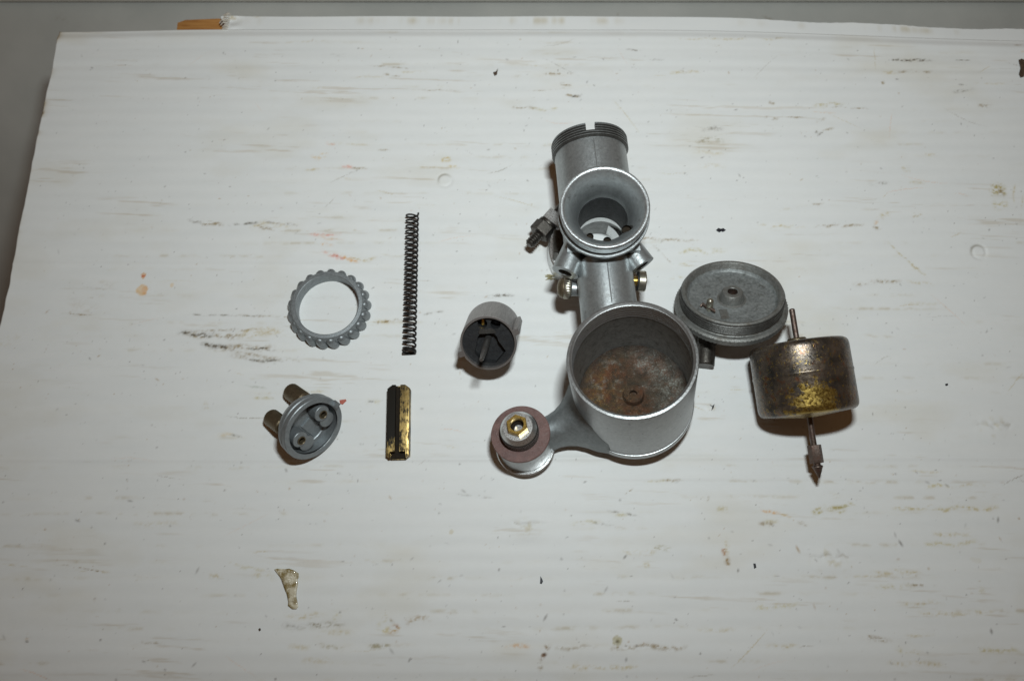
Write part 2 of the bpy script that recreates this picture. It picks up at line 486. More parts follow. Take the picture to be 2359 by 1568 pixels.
def build_card():
    xs = np.concatenate([np.arange(-23.55, 27.6, .05), np.arange(27.8, 46, .35)])
    ys = np.concatenate([np.arange(-14, -4.3, .3), np.arange(-4.2, 28.46, .05)])
    nx, ny = len(xs), len(ys)
    X, Y = np.meshgrid(xs, ys)
    Z = card_h(X, Y)
    # left edge a little uneven, top edge drawn slightly bowed
    wob = (.10 * (vnoise(ys * .35, ys * 0, 3) - .5) + .05 * (vnoise(ys * 1.7, ys * 0, 4) - .5))
    fade = np.exp(-(X + 23.55) / .5)
    X = X + fade * wob[:, None]
    bow = -.16 * sstep(-15, -24, X) - .75 * sstep(6, 30, X) ** 1.0
    Y = Y + bow * sstep(24, 28.4, Y)
    # ---------------- stain layer: dirt colour multiplies the paper
    S = np.ones((ny, nx, 3), np.float32)
    def lay(mask, col, k=1.0):
        m = np.clip(mask * k, 0, 1)[..., None].astype(np.float32)
        S[:] = S * (1 - m) + S * m * np.array(col, np.float32)
    TAN, BRN, GRY, OLV = (.80, .70, .50), (.50, .40, .27), (.46, .43, .39), (.76, .68, .46)
    # dirt rubbed on to the ridges of the corrugation
    lines = np.abs(((Y + .05 * (fbm(X * .12, Y * .0, 2, 31) - .5) * 4) / PITCHF) % 1 - .5)
    idx = np.floor((Y) / PITCHF)
    ridge = np.exp(-(lines / .13) ** 2)
    along = fbm(X * .28 + idx * 7.3, idx * 3.1 + .5, 3, 41)
    brok = fbm(X * 2.2 + idx * 11.7, Y * 3.5, 4, 43)
    reg = fbm(X * .075 + 9, Y * .075, 3, 47) + .10 * sstep(-12, 18, X) + .07 * sstep(6, -3, Y) - .10 * sstep(-8, -20, X) - .03
    m = ridge * np.clip((along - .46) * 4, 0, 1) * np.clip((brok - .42) * 3.0, 0, 1) * np.clip((reg - .40) * 3.6, 0, 1)
    lay(m, (.84, .77, .63), .48)
    m2 = np.exp(-(lines / .09) ** 2) * np.clip((along - .60) * 8, 0, 1) * np.clip((brok - .52) * 6, 0, 1) * np.clip((reg - .47) * 5, 0, 1)
    lay(m2, (.62, .52, .38), .40)
    # thin scuffs slightly off the corrugation direction
    sc = fbm(X * .35, Y * 6 + X * .25, 4, 53); sc2 = fbm(X * .22 + 5, Y * .6, 3, 59)
    lay(np.clip((sc - .66) * 9, 0, 1) * np.clip((sc2 - .52) * 6, 0, 1), (.78, .70, .60), .6)
    # soft smudges and general fading
    sm = fbm(X * .22, Y * .5, 4, 61)
    lay(np.clip((sm - .60) * 4, 0, 1), (.90, .86, .78), .55)
    lay(fbm(X * 5, Y * 5, 3, 67), (.96, .955, .94), .45)
    X0, Y0 = X, Y
    def win(x0, x1, y0, y1):
        i0, i1 = np.searchsorted(xs, (x0, x1)); j0, j1 = np.searchsorted(ys, (y0, y1))
        return slice(max(j0 - 1, 0), j1 + 1), slice(max(i0 - 1, 0), i1 + 1)
    def mark(u0, v0, u1, v1, wpx, k, col, seed, rag=1.0):
        """one rubbed streak between two points of the print"""
        a, b = at(u0, v0), at(u1, v1); w = wpx / 53.0
        pad = w * 3 + .1
        J, I = win(min(a.x, b.x) - pad, max(a.x, b.x) + pad, min(a.y, b.y) - pad, max(a.y, b.y) + pad)
        x, y = X0[J, I], Y0[J, I]
        if x.size == 0: return
        dx, dy = b.x - a.x, b.y - a.y; L = math.hypot(dx, dy) + 1e-6
        t = ((x - a.x) * dx + (y - a.y) * dy) / L; s = (-(x - a.x) * dy + (y - a.y) * dx) / L
        s = s + (fbm(t * 1.3 + seed, s * .0 + seed, 3, seed) - .5) * w * 1.6 * rag
        endf = sstep(-.05, min(.5, L * .3), t) * (1 - sstep(L - min(.6, L * .4), L + .05, t))
        g = np.exp(-(s / (w * .55)) ** 2) * endf
        n1 = fbm(x * 3.1 + seed, y * 9 + seed, 4, seed + 3); n2 = fbm(x * 12, y * 12, 2, seed + 5)
        n3 = vnoise(x * 17 + seed, y * 17, seed + 9)
        g = g * np.clip((n1 - .34) * 5.0, 0, 1) * np.clip(.30 + (n2 - .3) * 2.4, 0, 1.3) * (.55 + .75 * n3) * 1.15
        mm = np.clip(g * k, 0, 1)[..., None]
        S[J, I] = S[J, I] * (1 - mm) + S[J, I] * mm * np.array(col)
    def blob(u, v, ru, rv, k, col, seed):
        p = at(u, v); rx, ry = ru / 53., rv / 50.
        J, I = win(p.x - rx * 2, p.x + rx * 2, p.y - ry * 2, p.y + ry * 2)
        x, y = X0[J, I], Y0[J, I]
        if x.size == 0: return
        q = np.hypot((x - p.x) / rx, (y - p.y) / ry) + (fbm(x * 2.5 / max(rx, .15) * .5, y * 2.5 / max(ry, .15) * .5, 3, seed) - .5) * .9
        g = (1 - sstep(.75, 1.05, q)) * (.6 + .8 * (fbm(x * 6, y * 6, 3, seed + 1) - .3))
        mm = np.clip(g * k, 0, 1)[..., None]
        S[J, I] = S[J, I] * (1 - mm) + S[J, I] * mm * np.array(col)
    DRK = (.20, .165, .12); ORG = (.95, .56, .26); PNK = (1.0, .60, .52); RED = (.85, .30, .22); OIL = (.70, .62, .36)
    marks = [
        (403, 768, 500, 771, 9, 1.1, DRK), (420, 769, 565, 775, 12, .9, BRN), (540, 766, 650, 764, 16, .8, TAN), (440, 764, 620, 758, 5, .6, BRN), (560, 772, 660, 762, 14, .7, TAN),
        (455, 795, 560, 800, 9, .9, DRK), (470, 792, 640, 806, 12, .8, BRN), (568, 801, 640, 806, 5, 1.0, DRK), (560, 826, 660, 832, 6, .8, DRK), (520, 822, 650, 830, 10, .5, BRN),
        (505, 805, 700, 835, 7, .5, BRN), (855, 746, 935, 737, 6, .9, BRN), (840, 747, 940, 740, 10, .8, TAN), (968, 724, 1028, 716, 5, .9, GRY), (1118, 684, 1188, 680, 6, 1.1, DRK),
        (430, 510, 470, 516, 7, .9, GRY), (462, 515, 520, 518, 9, .9, BRN), (520, 518, 600, 512, 6, .7, GRY), (570, 522, 690, 515, 12, .6, TAN), (580, 514, 640, 530, 10, .7, BRN), (600, 510, 690, 522, 6, .6, GRY), (560, 518, 600, 512, 5, .9, DRK),
        (708, 541, 790, 539, 8, .9, PNK), (722, 549, 800, 556, 10, .6, (1, .8, .66)), (735, 578, 785, 600, 6, .8, PNK), (755, 585, 800, 594, 7, .8, RED), (780, 590, 830, 604, 9, 1.0, ORG), (800, 590, 860, 606, 6, .8, TAN), (735, 566, 770, 568, 9, .5, ORG), (828, 597, 870, 594, 8, .7, TAN),
        (715, 362, 760, 356, 12, 1.0, (.95, .70, .40)), (750, 329, 775, 331, 6, .9, PNK), (755, 332, 790, 330, 6, .6, TAN), (785, 386, 820, 388, 8, .9, PNK), (808, 386, 850, 390, 6, .7, BRN), (790, 332, 860, 334, 5, .5, TAN), (870, 344, 900, 347, 5, .9, BRN), (770, 412, 830, 412, 6, .5, TAN), (700, 392, 740, 388, 7, .6, TAN),
        (1015, 370, 1040, 372, 12, .9, (.82, .66, .36)), (1028, 383, 1062, 386, 7, .9, (.85, .7, .42)), (960, 386, 1030, 386, 5, .5, TAN),
        (840, 152, 950, 158, 4, .7, BRN), (880, 171, 930, 173, 6, .7, BRN), (760, 127, 800, 128, 7, .6, GRY), (650, 98, 760, 95, 3, .6, TAN), (800, 178, 890, 176, 5, .5, TAN), (960, 205, 1060, 209, 4, .6, BRN), (910, 165, 990, 168, 6, .5, TAN), (700, 205, 760, 202, 5, .5, TAN),
        (1440, 113, 1480, 115, 4, 1.0, GRY), (1492, 137, 1532, 137, 4, 1.0, GRY), (1528, 166, 1620, 164, 7, .8, TAN), (1565, 166, 1582, 167, 8, 1.0, BRN), (1175, 248, 1245, 247, 7, .9, BRN), (1215, 248, 1295, 249, 8, .8, OLV), (1248, 169, 1330, 168, 6, .8, BRN), (1290, 194, 1318, 195, 9, .9, BRN), (1300, 218, 1340, 222, 6, .8, BRN), (1244, 130, 1345, 182, 2.5, .5, GRY), (1220, 148, 1275, 160, 4, .6, TAN), (1310, 222, 1345, 220, 6, .7, DRK), (1210, 209, 1330, 202, 3, .5, BRN),
        (1560, 90, 1730, 88, 6, .6, TAN), (1640, 104, 1665, 106, 5, .8, BRN), (1740, 88, 1840, 90, 8, .5, TAN), (1612, 296, 1672, 298, 12, .6, GRY), (1598, 328, 1675, 326, 14, .9, (.62, .58, .48)), (1590, 348, 1680, 352, 10, .5, TAN), (1600, 381, 1680, 384, 10, .5, TAN),
        (1870, 247, 1950, 238, 9, 1.0, OLV), (1890, 244, 2010, 250, 4, .7, BRN), (1878, 282, 1905, 272, 6, .7, BRN), (1876, 302, 1890, 312, 7, 1.0, GRY), (1884, 306, 1925, 296, 6, .9, BRN), (1880, 316, 1900, 302, 4, .8, GRY), (1760, 271, 1795, 271, 7, 1.0, BRN), (1790, 271, 1860, 269, 4, .7, BRN), (1870, 256, 1930, 262, 4, .5, ORG), (1770, 236, 1785, 240, 7, .9, BRN),
        (2050, 138, 2100, 139, 6, 1.2, DRK), (2075, 139, 2155, 140, 7, 1.2, DRK), (2200, 139, 2238, 139, 6, 1.2, DRK), (2066, 166, 2120, 165, 8, .9, BRN), (2125, 166, 2155, 165, 7, .8, BRN), (2030, 166, 2070, 168, 9, .6, TAN), (2185, 112, 2212, 116, 5, 1.0, BRN), (2210, 100, 2214, 112, 3, .9, GRY), (2120, 117, 2180, 119, 4, .6, TAN), (2200, 91, 2290, 90, 3, .8, BRN), (2032, 188, 2036, 194, 8, .9, BRN), (2240, 192, 2330, 194, 5, .5, TAN), (2190, 215, 2250, 205, 8, .6, GRY), (2250, 243, 2290, 245, 7, .9, BRN),
        (2278, 440, 2322, 440, 24, 1.3, (.62, .52, .24)), (2296, 437, 2318, 441, 16, .9, BRN), (2285, 470, 2325, 472, 18, 1.0, (.75, .65, .38)), (2338, 420, 2336, 480, 5, .7, TAN), (2356, 440, 2350, 520, 3, .7, TAN), (2336, 102, 2359, 100, 9, .9, BRN), (2352, 118, 2359, 118, 10, .6, ORG),
        (2042, 557, 2140, 645, 4, 1.0, (.80, .73, .56)), (2090, 604, 2140, 640, 5, .6, TAN), (2025, 495, 2055, 492, 12, .8, (.75, .65, .42)), (2100, 494, 2130, 496, 14, .8, (.70, .6, .42)), (2016, 520, 2024, 500, 6, .7, ORG), (2010, 521, 2032, 524, 10, .9, BRN), (1870, 522, 2000, 520, 6, .8, BRN), (1740, 518, 1860, 524, 7, .8, TAN), (1790, 486, 1870, 470, 6, .3, TAN), (1870, 470, 1900, 468, 7, .6, BRN), (2000, 422, 2050, 420, 9, .6, GRY), (2090, 420, 2140, 421, 8, .6, TAN), (2130, 355, 2165, 357, 6, .8, (.8, .66, .4)), (2075, 385, 2100, 388, 12, .6, TAN),
        (1455, 548, 1620, 556, 6, .8, BRN), (1555, 580, 1680, 575, 10, .7, OLV), (1960, 655, 2080, 645, 8, .8, BRN), (2085, 650, 2170, 654, 8, .6, TAN), (1560, 608, 1600, 612, 7, .6, TAN), (1500, 560, 1560, 620, 3, .5, BRN), (1470, 580, 1500, 578, 8, .8, OLV),
        (1868, 1180, 1904, 1165, 7, 1.0, OIL), (1872, 1186, 1900, 1176, 7, 1.0, OIL), (1902, 1178, 1960, 1166, 8, 1.1, OIL), (1908, 1170, 1962, 1160, 5, .9, OIL), (1912, 1184, 1958, 1174, 5, .8, OIL), (1956, 1166, 1975, 1160, 9, .6, OIL), (1905, 1140, 1945, 1144, 10, .6, TAN),
        (1748, 1176, 1800, 1182, 6, 1.0, ORG), (1790, 1182, 1830, 1196, 5, .8, (.85, .66, .4)), (1836, 1203, 1860, 1208, 6, 1.0, BRN), (1745, 1205, 1790, 1210, 8, .8, BRN), (1760, 1203, 1795, 1200, 10, .6, OLV),
        (1669, 1258, 1668, 1280, 7, 1.2, (.62, .35, .2)), (1670, 1236, 1672, 1300, 9, .7, TAN), (1668, 1294, 1680, 1302, 13, 1.1, (.5, .36, .2)), (1672, 1262, 1690, 1268, 10, .6, TAN), (1650, 1170, 1680, 1176, 10, .7, OLV), (1632, 1142, 1628, 1155, 4, 1.0, BRN),
        (1395, 1174, 1480, 1192, 4, 1.0, GRY), (1410, 1180, 1450, 1186, 8, .7, OLV), (1310, 1206, 1390, 1200, 7, .8, OLV), (1360, 1204, 1420, 1206, 6, .7, GRY), (1510, 1108, 1580, 1103, 6, .9, BRN), (1480, 1108, 1560, 1106, 5, .5, OLV), (1440, 1138, 1460, 1126, 3, .8, BRN),
        (1430, 1268, 1520, 1270, 10, .8, TAN), (1500, 1268, 1550, 1266, 9, 1.0, (.55, .48, .30)), (1480, 1300, 1500, 1301, 9, .9, TAN), (1480, 1300, 1498, 1302, 7, .9, OLV), (1600, 1450, 1700, 1452, 7, .6, TAN),
        (1250, 1490, 1262, 1500, 12, 1.0, (.45, .33, .22)), (1242, 1512, 1250, 1520, 12, 1.2, (.36, .24, .16)), (1252, 1506, 1258, 1512, 8, 1.2, (.3, .2, .14)), (1238, 1532, 1250, 1540, 10, 1.0, BRN), (1160, 1490, 1230, 1488, 8, .6, ORG), (1400, 1489, 1590, 1489, 9, .8, BRN), (1270, 1492, 1380, 1490, 7, .6, BRN), (1280, 1536, 1480, 1540, 9, .7, TAN), (1760, 1487, 1850, 1486, 7, .7, TAN),
        (886, 1416, 894, 1426, 10, 1.1, (.8, .72, .5)), (893, 1440, 925, 1443, 13, 1.1, (.72, .50, .26)), (880, 1455, 900, 1448, 12, .9, (.85, .75, .5)), (866, 1442, 878, 1446, 13, .8, (.85, .78, .55)), (905, 1441, 918, 1443, 7, 1.0, (.55, .3, .16)), (925, 1430, 1000, 1428, 12, .8, (.7, .6, .48)), (888, 1424, 908, 1434, 5, 1.0, BRN),
        (705, 1438, 800, 1440, 10, .9, (.5, .45, .36)), (640, 1437, 720, 1440, 9, .5, GRY), (765, 1428, 785, 1408, 12, .5, (.85, .80, .62)), (650, 1418, 760, 1415, 9, .6, TAN), (720, 1460, 820, 1455, 10, .6, TAN), (730, 1488, 800, 1489, 8, .9, (.62, .56, .42)), (845, 1489, 905, 1488, 8, 1.0, (.58, .52, .38)), (660, 1486, 720, 1488, 9, .6, TAN), (690, 1520, 780, 1522, 10, .5, TAN),
        (575, 1322, 640, 1328, 14, .6, (.88, .82, .66)), (540, 1300, 620, 1316, 6, .7, (.8, .72, .5)), (480, 1326, 524, 1328, 12, .6, TAN), (0, 1296, 80, 1310, 5, .5, TAN), (170, 1312, 260, 1318, 4, .7, TAN), (120, 1296, 260, 1320, 3, .6, BRN), (528, 1294, 560, 1300, 6, .7, (.78, .66, .42)),
        (320, 1478, 390, 1484, 5, .6, BRN), (60, 1460, 70, 1470, 9, .7, (.8, .66, .5)),
        (2120, 1252, 2260, 1252, 9, .8, (.82, .74, .52)), (2140, 1230, 2250, 1231, 8, .7, TAN), (2050, 1170, 2310, 1172, 8, .9, (.78, .68, .44)), (2130, 1120, 2200, 1121, 8, .7, (.8, .7, .44)), (2190, 1120, 2290, 1118, 6, .5, TAN), (2090, 1085, 2180, 1086, 5, .5, TAN), (2000, 1315, 2130, 1315, 9, .7, TAN), (1940, 1330, 2060, 1324, 5, .6, TAN), (2010, 1348, 2120, 1347, 8, .6, (.8, .72, .5)), (2060, 1388, 2180, 1390, 7, .6, TAN), (2080, 1340, 2160, 1350, 6, .8, BRN), (2110, 1415, 2300, 1412, 9, .6, TAN), (2075, 1462, 2160, 1460, 7, .6, TAN), (1980, 1468, 2060, 1470, 8, .7, BRN), (2060, 1498, 2130, 1500, 9, .7, (.8, .72, .5)), (2240, 1498, 2359, 1500, 9, .7, (.8, .72, .5)), (2040, 1526, 2190, 1530, 8, .6, TAN), (1996, 1464, 2030, 1472, 6, 1.0, BRN), (1730, 1400, 1850, 1390, 9, .7, (.85, .78, .55)), (2250, 1360, 2270, 1372, 10, .6, (.8, .72, .5)),
        (300, 1205, 420, 1210, 10, .35, TAN), (700, 680, 790, 690, 10, .4, (.85, .82, .78)), (225, 652, 270, 654, 12, .45, (.80, .74, .66)), (200, 686, 250, 690, 3, .6, BRN), (190, 660, 260, 668, 3, .4, BRN), (140, 722, 220, 726, 3, .8, BRN), (150, 690, 240, 716, 30, .25, (.8, .72, .62)), (430, 724, 610, 728, 3.5, .9, GRY), (545, 726, 680, 732, 4, .8, BRN),
        (95, 165, 112, 163, 4, 1.0, BRN), (98, 198, 110, 190, 6, .9, (.6, .48, .3)), (92, 275, 104, 254, 6, .9, BRN), (96, 262, 100, 256, 4, 1.2, DRK), (100, 200, 118, 200, 4, .6, BRN), (0, 800, 30, 776, 20, .45, (.86, .80, .66)), (30, 782, 44, 768, 12, .5, (.86, .8, .66)),
        (1040, 1136, 1150, 1150, 5, .4, GRY), (640, 898, 760, 900, 8, .5, TAN), (560, 888, 620, 896, 4, .8, (.7, .72, .66)), (575, 916, 640, 920, 6, .7, OLV), (840, 925, 880, 924, 8, .9, (.72, .60, .3)), (848, 926, 866, 922, 5, 1.0, DRK), (1018, 1028, 1060, 1030, 6, .4, TAN), (470, 926, 490, 940, 8, .7, (.75, .64, .4)), (500, 1000, 540, 1003, 8, .6, (.9, .74, .48)), (530, 1001, 558, 1008, 4, .9, GRY),
        (1540, 640, 1585, 642, 8, .5, TAN), (2075, 700, 2180, 702, 8, .3, TAN),
    ]
    for i, mk in enumerate(marks):
        mark(*mk, seed=100 + i)
    for i, b in enumerate([(328, 668, 14, 15, .95, (.98, .70, .42)), (334, 670, 7, 13, .5, ORG), (331, 636, 7, 9, 1.0, (.90, .56, .32)), (331, 637, 6, 3, .9, RED), (397, 657, 5, 6, .7, (.98, .75, .5)),
                           (1422, 1475, 11, 11, 1.0, (.62, .56, .34)), (1422, 1476, 4, 6, 1.2, DRK), (1040, 1224, 5, 6, .8, TAN), (2250, 1290, 14, 7, .3, TAN)]):
        blob(*b, seed=700 + i)
    # grit ground into the paper: hundreds of specks
    nsp = 2600
    px = rng.uniform(-23, 27, nsp); py = rng.uniform(-4, 28, nsp)
    pr = .016 + .030 * rng.random(nsp) ** 4; ang = rng.uniform(0, PI, nsp); el = 1 + 2.2 * rng.random(nsp) ** 3
    for i in range(nsp):
        r = pr[i] * (1.25 if py[i] < 6 else 1)
        J, I = win(px[i] - .25, px[i] + .25, py[i] - .25, py[i] + .25)
        x, y = X0[J, I] - px[i], Y0[J, I] - py[i]
        if x.size == 0: continue
        c, s = math.cos(ang[i]), math.sin(ang[i])
        q = np.hypot((x * c + y * s) / el[i], -x * s + y * c) / r
        g = np.clip(1.35 - q, 0, 1) * (.15 + .6 * rng.random() ** 1.5)
        col = (.25, .22, .2) if rng.random() < .75 else (.6, .42, .25)
        S[J, I] = S[J, I] * (1 - g[..., None]) + S[J, I] * g[..., None] * np.array(col)
    # fine scratches and hair-thin scrapes, any direction
    for i in range(70):
        x0_, y0_ = rng.uniform(-22, 26), rng.uniform(-3.5, 27.5); a_ = rng.normal(0, .55); l_ = rng.uniform(.4, 2.6)
        n_ = int(l_ / .03); tt = np.linspace(0, 1, n_); cv = rng.normal(0, .18)
        sx_ = x0_ + np.cos(a_) * l_ * tt; sy_ = y0_ + np.sin(a_) * l_ * tt + cv * l_ * (tt - tt * tt)
        ii = np.clip(np.round((sx_ + 23.55) / .05).astype(int), 0, 1020); jj = np.searchsorted(ys, sy_)
        kk = (rng.random(n_) < .75) * np.sin(PI * tt) * rng.uniform(.15, .55)
        cc = np.array([(.55, .5, .44), (.8, .7, .5), (1.0, .8, .7)][i % 3])
        for a1, b1, w1_ in zip(jj, ii, kk):
            if 0 <= a1 < ny: S[a1, b1] = S[a1, b1] * (1 - w1_) + S[a1, b1] * w1_ * cc
    # grimy left rim
    rim = np.exp(-(X + 23.5) / .12) * np.clip((fbm(Y * 1.1, X * 0 + 3, 3, 91) - .45) * 4, 0, 1) * sstep(14, 20, Y)
    lay(rim, (.6, .5, .36), .8)
    # ring-shaped dents are darker on one side
    for u, v, r, d in DENTS:
        p = at(u, v); q = np.hypot(X - p.x, Y - p.y) / r; a = np.arctan2(Y - p.y, X - p.x)
        lay(np.exp(-((q - 1) / .16) ** 2) * np.clip(np.sin(a - .5) * .9 + .15, 0, 1), (.45, .42, .36), .85)
    for u, v, r, d in BUMPS:
        p = at(u, v); q = np.hypot((X - p.x) / 1.3, Y - p.y) / r
        ln = np.exp(-((Y - p.y - .15 - .3 * (fbm(X * 3, Y * 3, 2, 9) - .5)) / .035) ** 2) * (q < 1.1)
        lay(ln * np.clip((fbm(X * 3, Y * 3, 2, 13) - .35) * 4, 0, 1), (.5, .44, .36), .45)
        lay(np.clip(1.2 - q, 0, 1) * np.clip((fbm(X * 4, Y * 4, 3, 99) - .5) * 4, 0, 1), (.78, .70, .52), .7)
    # mesh
    co = np.stack([X, Y, Z], -1).reshape(-1, 3).astype(np.float32)
    i = np.arange(ny * nx).reshape(ny, nx)
    quads = np.stack([i[:-1, :-1], i[:-1, 1:], i[1:, 1:], i[1:, :-1]], -1).reshape(-1, 4)
    # skirt: the card's thickness
    bor = np.concatenate([i[0, :], i[1:, -1], i[-1, -2::-1], i[-2:0:-1, 0]])
    low = co[bor].copy(); low[:, 2] -= .38
    nb = len(bor); base = len(co)
    k = np.arange(nb); kn = (k + 1) % nb
    sk = np.stack([bor[k], base + k, base + kn, bor[kn]], -1)
    co = np.concatenate([co, low]); faces = np.concatenate([quads, sk]).astype(np.int32)
    me = bpy.data.meshes.new('top_liner')
    me.vertices.add(len(co)); me.vertices.foreach_set('co', co.ravel())
    me.loops.add(faces.size); me.loops.foreach_set('vertex_index', faces.ravel())
    me.polygons.add(len(faces)); me.polygons.foreach_set('loop_start', np.arange(0, faces.size, 4, dtype=np.int32))
    sm_ = np.ones(len(faces), bool); sm_[len(quads):] = False
    me.polygons.foreach_set('use_smooth', sm_)
    a = me.attributes.new('stain', 'FLOAT_COLOR', 'POINT')
    c = np.ones((len(co), 4), np.float32); c[:ny * nx, :3] = S.reshape(-1, 3)
    c[ny * nx:, :3] = (.75, .66, .52)
    a.data.foreach_set('color', c.ravel())
    me.update(calc_edges=True); me.validate()
    me.materials.append(M['card'])
    return me

card = thing('cardboard_sheet', 'big soiled sheet of white corrugated cardboard under all the loose metal parts', 'cardboard')
o = bpy.data.objects.new('sheet', build_card()); COL.objects.link(o); o.parent = card

def build_flap():
    """narrow strip beyond the crease along the far edge, torn at its left end"""
    xs = np.arange(-15.15, 46, .12); n = len(xs); rows = 13
    crease = 28.38 - .75 * sstep(6, 30, xs)
    far = 29.42 - .95 * sstep(4, 30, xs) + .05 * (vnoise(xs * .5, xs * 0, 21) - .5) * 2 + .03 * (vnoise(xs * 5, xs * 0, 22) - .5)
    far = np.minimum(far, crease + .95)
    vs, cs = [], []
    st = fbm(xs * .4, xs * 0, 3, 23); st2 = fbm(xs * 2.5, xs * 0, 3, 24)
    for j in range(rows):
        t = j / (rows - 1)
        y = crease + (far - crease) * t
        tx = .22 * math.sin(t * 5) * np.exp(-(xs + 15.15) / .3)
        z = -.14 - .05 * t + .02 * np.sin(xs * .7) * t + .06 * np.exp(-((xs + 14.6) / .35) ** 2) * math.sin(t * 7)
        vs.append(np.stack([xs + tx * .6, y, z + 0 * xs], -1))
        d = np.clip((st - .5) * 5, 0, 1) * np.clip((st2 - .4) * 3, 0, 1) * math.exp(-((t - .7) / .25) ** 2) * .6
        d = np.maximum(d, np.clip((fbm(xs * 3 + 7, xs * 0 + t * 3, 3, 25) - .5) * 4, 0, 1) * ((t > .8) * (xs < -12.5)))
        cs.append(np.stack([1 - d * .30, 1 - d * .40, 1 - d * .58], -1))
    co = np.concatenate(vs); c0 = np.concatenate(cs)
    i = np.arange(rows * n).reshape(rows, n)
    q = np.stack([i[:-1, :-1], i[:-1, 1:], i[1:, 1:], i[1:, :-1]], -1).reshape(-1, 4)
    bor = np.concatenate([i[0, :], i[1:, -1], i[-1, -2::-1], i[-2:0:-1, 0]])
    low = co[bor].copy(); low[:, 2] -= .3
    nb = len(bor); k = np.arange(nb); kn = (k + 1) % nb
    sk = np.stack([bor[k], len(co) + k, len(co) + kn, bor[kn]], -1)
    me = bpy.data.meshes.new('flap')
    me.from_pydata(np.concatenate([co, low]).tolist(), [], np.concatenate([q, sk]).tolist())
    a = me.attributes.new('stain', 'FLOAT_COLOR', 'POINT')
    c = np.ones((len(co) + nb, 4), np.float32); c[:len(co), :3] = c0; c[len(co):, :3] = (.75, .66, .52)
    a.data.foreach_set('color', c.ravel())
    me.materials.append(M['card']); me.update()
    return me
o = bpy.data.objects.new('flap', build_flap()); COL.objects.link(o); o.parent = card
o['label'] = 'narrow folded strip along the far edge, torn at its left end'
# torn paper edge of the flap
mb = MB()
for i in range(9):
    t = i / 8
    mb.tube([(-15.22 + .10 * math.sin(t * 9), 28.42 + t * .95, -.16), (-15.02 + .12 * math.sin(t * 7 + 1), 28.48 + t * .95, -.02 + .04 * math.sin(i * 2.1)), (-14.78, 28.45 + t * .97, -.13)], [.03, .045, .02], 6)
part('torn_edge', mb, M['paperedge'], card)

# ------------------------------------------------------------------ below and behind the card
FZ = -38.0
mb = MB(); mb.box((0, 20, FZ - .5), (420, 300, 1))
o = part('floor', mb, M['floor']); o['kind'] = 'structure'
prof_ = [(120, -9.6), (60, -9.8), (40, -10.0), (36, -10.6), (33, -12.0), (30, -14.5), (26, -19), (22, -24.5), (17, -30), (11, -34.5), (4, -37), (-6, -37.6), (-60, -37.9)]
vs, fs = [], []
XS = [-160, -60, -40, -20, 0, 20, 40, 60, 160]
for x in XS:
    for y, z in prof_: vs.append((x, y, z))
n_ = len(prof_)
for i in range(len(XS) - 1):
    fs += [(i * n_ + j, (i + 1) * n_ + j, (i + 1) * n_ + j + 1, i * n_ + j + 1) for j in range(n_ - 1)]
ds = part('backdrop_slope', MB().add(vs, fs), M['floor'], None, 80)  # added backdrop, sloped so the flash light fades down its length
tag(ds, 'blurred grey backdrop sheet, added and sloped for light falloff, behind and to the left of the cardboard', 'sheet')
ds.modifiers.new('soft', 'SUBSURF').render_levels = 2
mb = MB(); mb.box((0, 60.2, -9.0), (220, 43.4, 2.0))
ledge = part('ledge', mb, M['ledge']); tag(ledge, 'blurred cream painted board along the very top edge of the picture', 'board')
ws = MB(); a0 = at(406, 66, -.55); a1 = at(512, 44, -.55)
w1, w2, w3 = at(409, 53, -.55), at(427, 46.5, -.55), at(540, 41.5, -.55)
ws.prism([(w1.x + .05, 27.6), (-13.6, 27.6), (-13.6, w3.y - .15), (w3.x - .9, w3.y - .05), (w2.x, w2.y), (w1.x, w1.y)], -1.5, -.55, ch=.005)
tag(part('wood_strip', ws, M['wood']), 'short orange pine batten poking out from under the far edge of the cardboard', 'wood')
# the table that carries the card
cr = MB(); cr.box((16, 6, -18.5), (48, 26, 35.9))
table = part('table', cr, M['rustflake']); table['kind'] = 'structure'

# ------------------------------------------------------------------ mixing chamber
AXC = Vector((3.46, 19.7, 3.3)); AD = Vector((.077, -.997, 0)).normalized()      # chamber axis, far end towards the viewer
BN = Vector((-.055, -.04, 1)).normalized(); BC = Vector((3.73, 15.17, 6.0))       # bell rim centre and bore axis
TB = Matrix.Translation(BC) @ frame(BN)
TC = Matrix.Translation(AXC) @ frame(AD)
ORG_MC = Vector((3.9, 15.4, 0))
mc = thing('mixing_chamber', 'grey cast carburettor barrel lying down with its flared round intake mouth facing up', 'carburettor part', ORG_MC)
INV = Matrix.Translation(-ORG_MC)
def loc(T): return INV @ T
def cylm(p0, p1, r, n=64, r1=None):
    b = MB(); b.cyl(Vector(p0) - ORG_MC, Vector(p1) - ORG_MC, r, r1, n); return b.mesh('c')
zax = lambda t: AXC + AD * t
bore = lambda t: BC - BN * t
body = MB().lathe([(0, .62), (1.60, .62), (1.60, 4.9), (1.45, 5.25), (1.20, 5.5), (1.20, 9.4), (0, 9.4)], 96, loc(TC)).mesh('body')
neck = MB().lathe([(0, -.85), (1.66, -.85), (1.62, -1.2), (1.48, -1.8), (1.48, -2.7), (1.54, -3.2), (1.54, -5.9), (0, -5.9)], 96, loc(TB)).mesh('n')
body = boolean(body, neck, 'UNION')
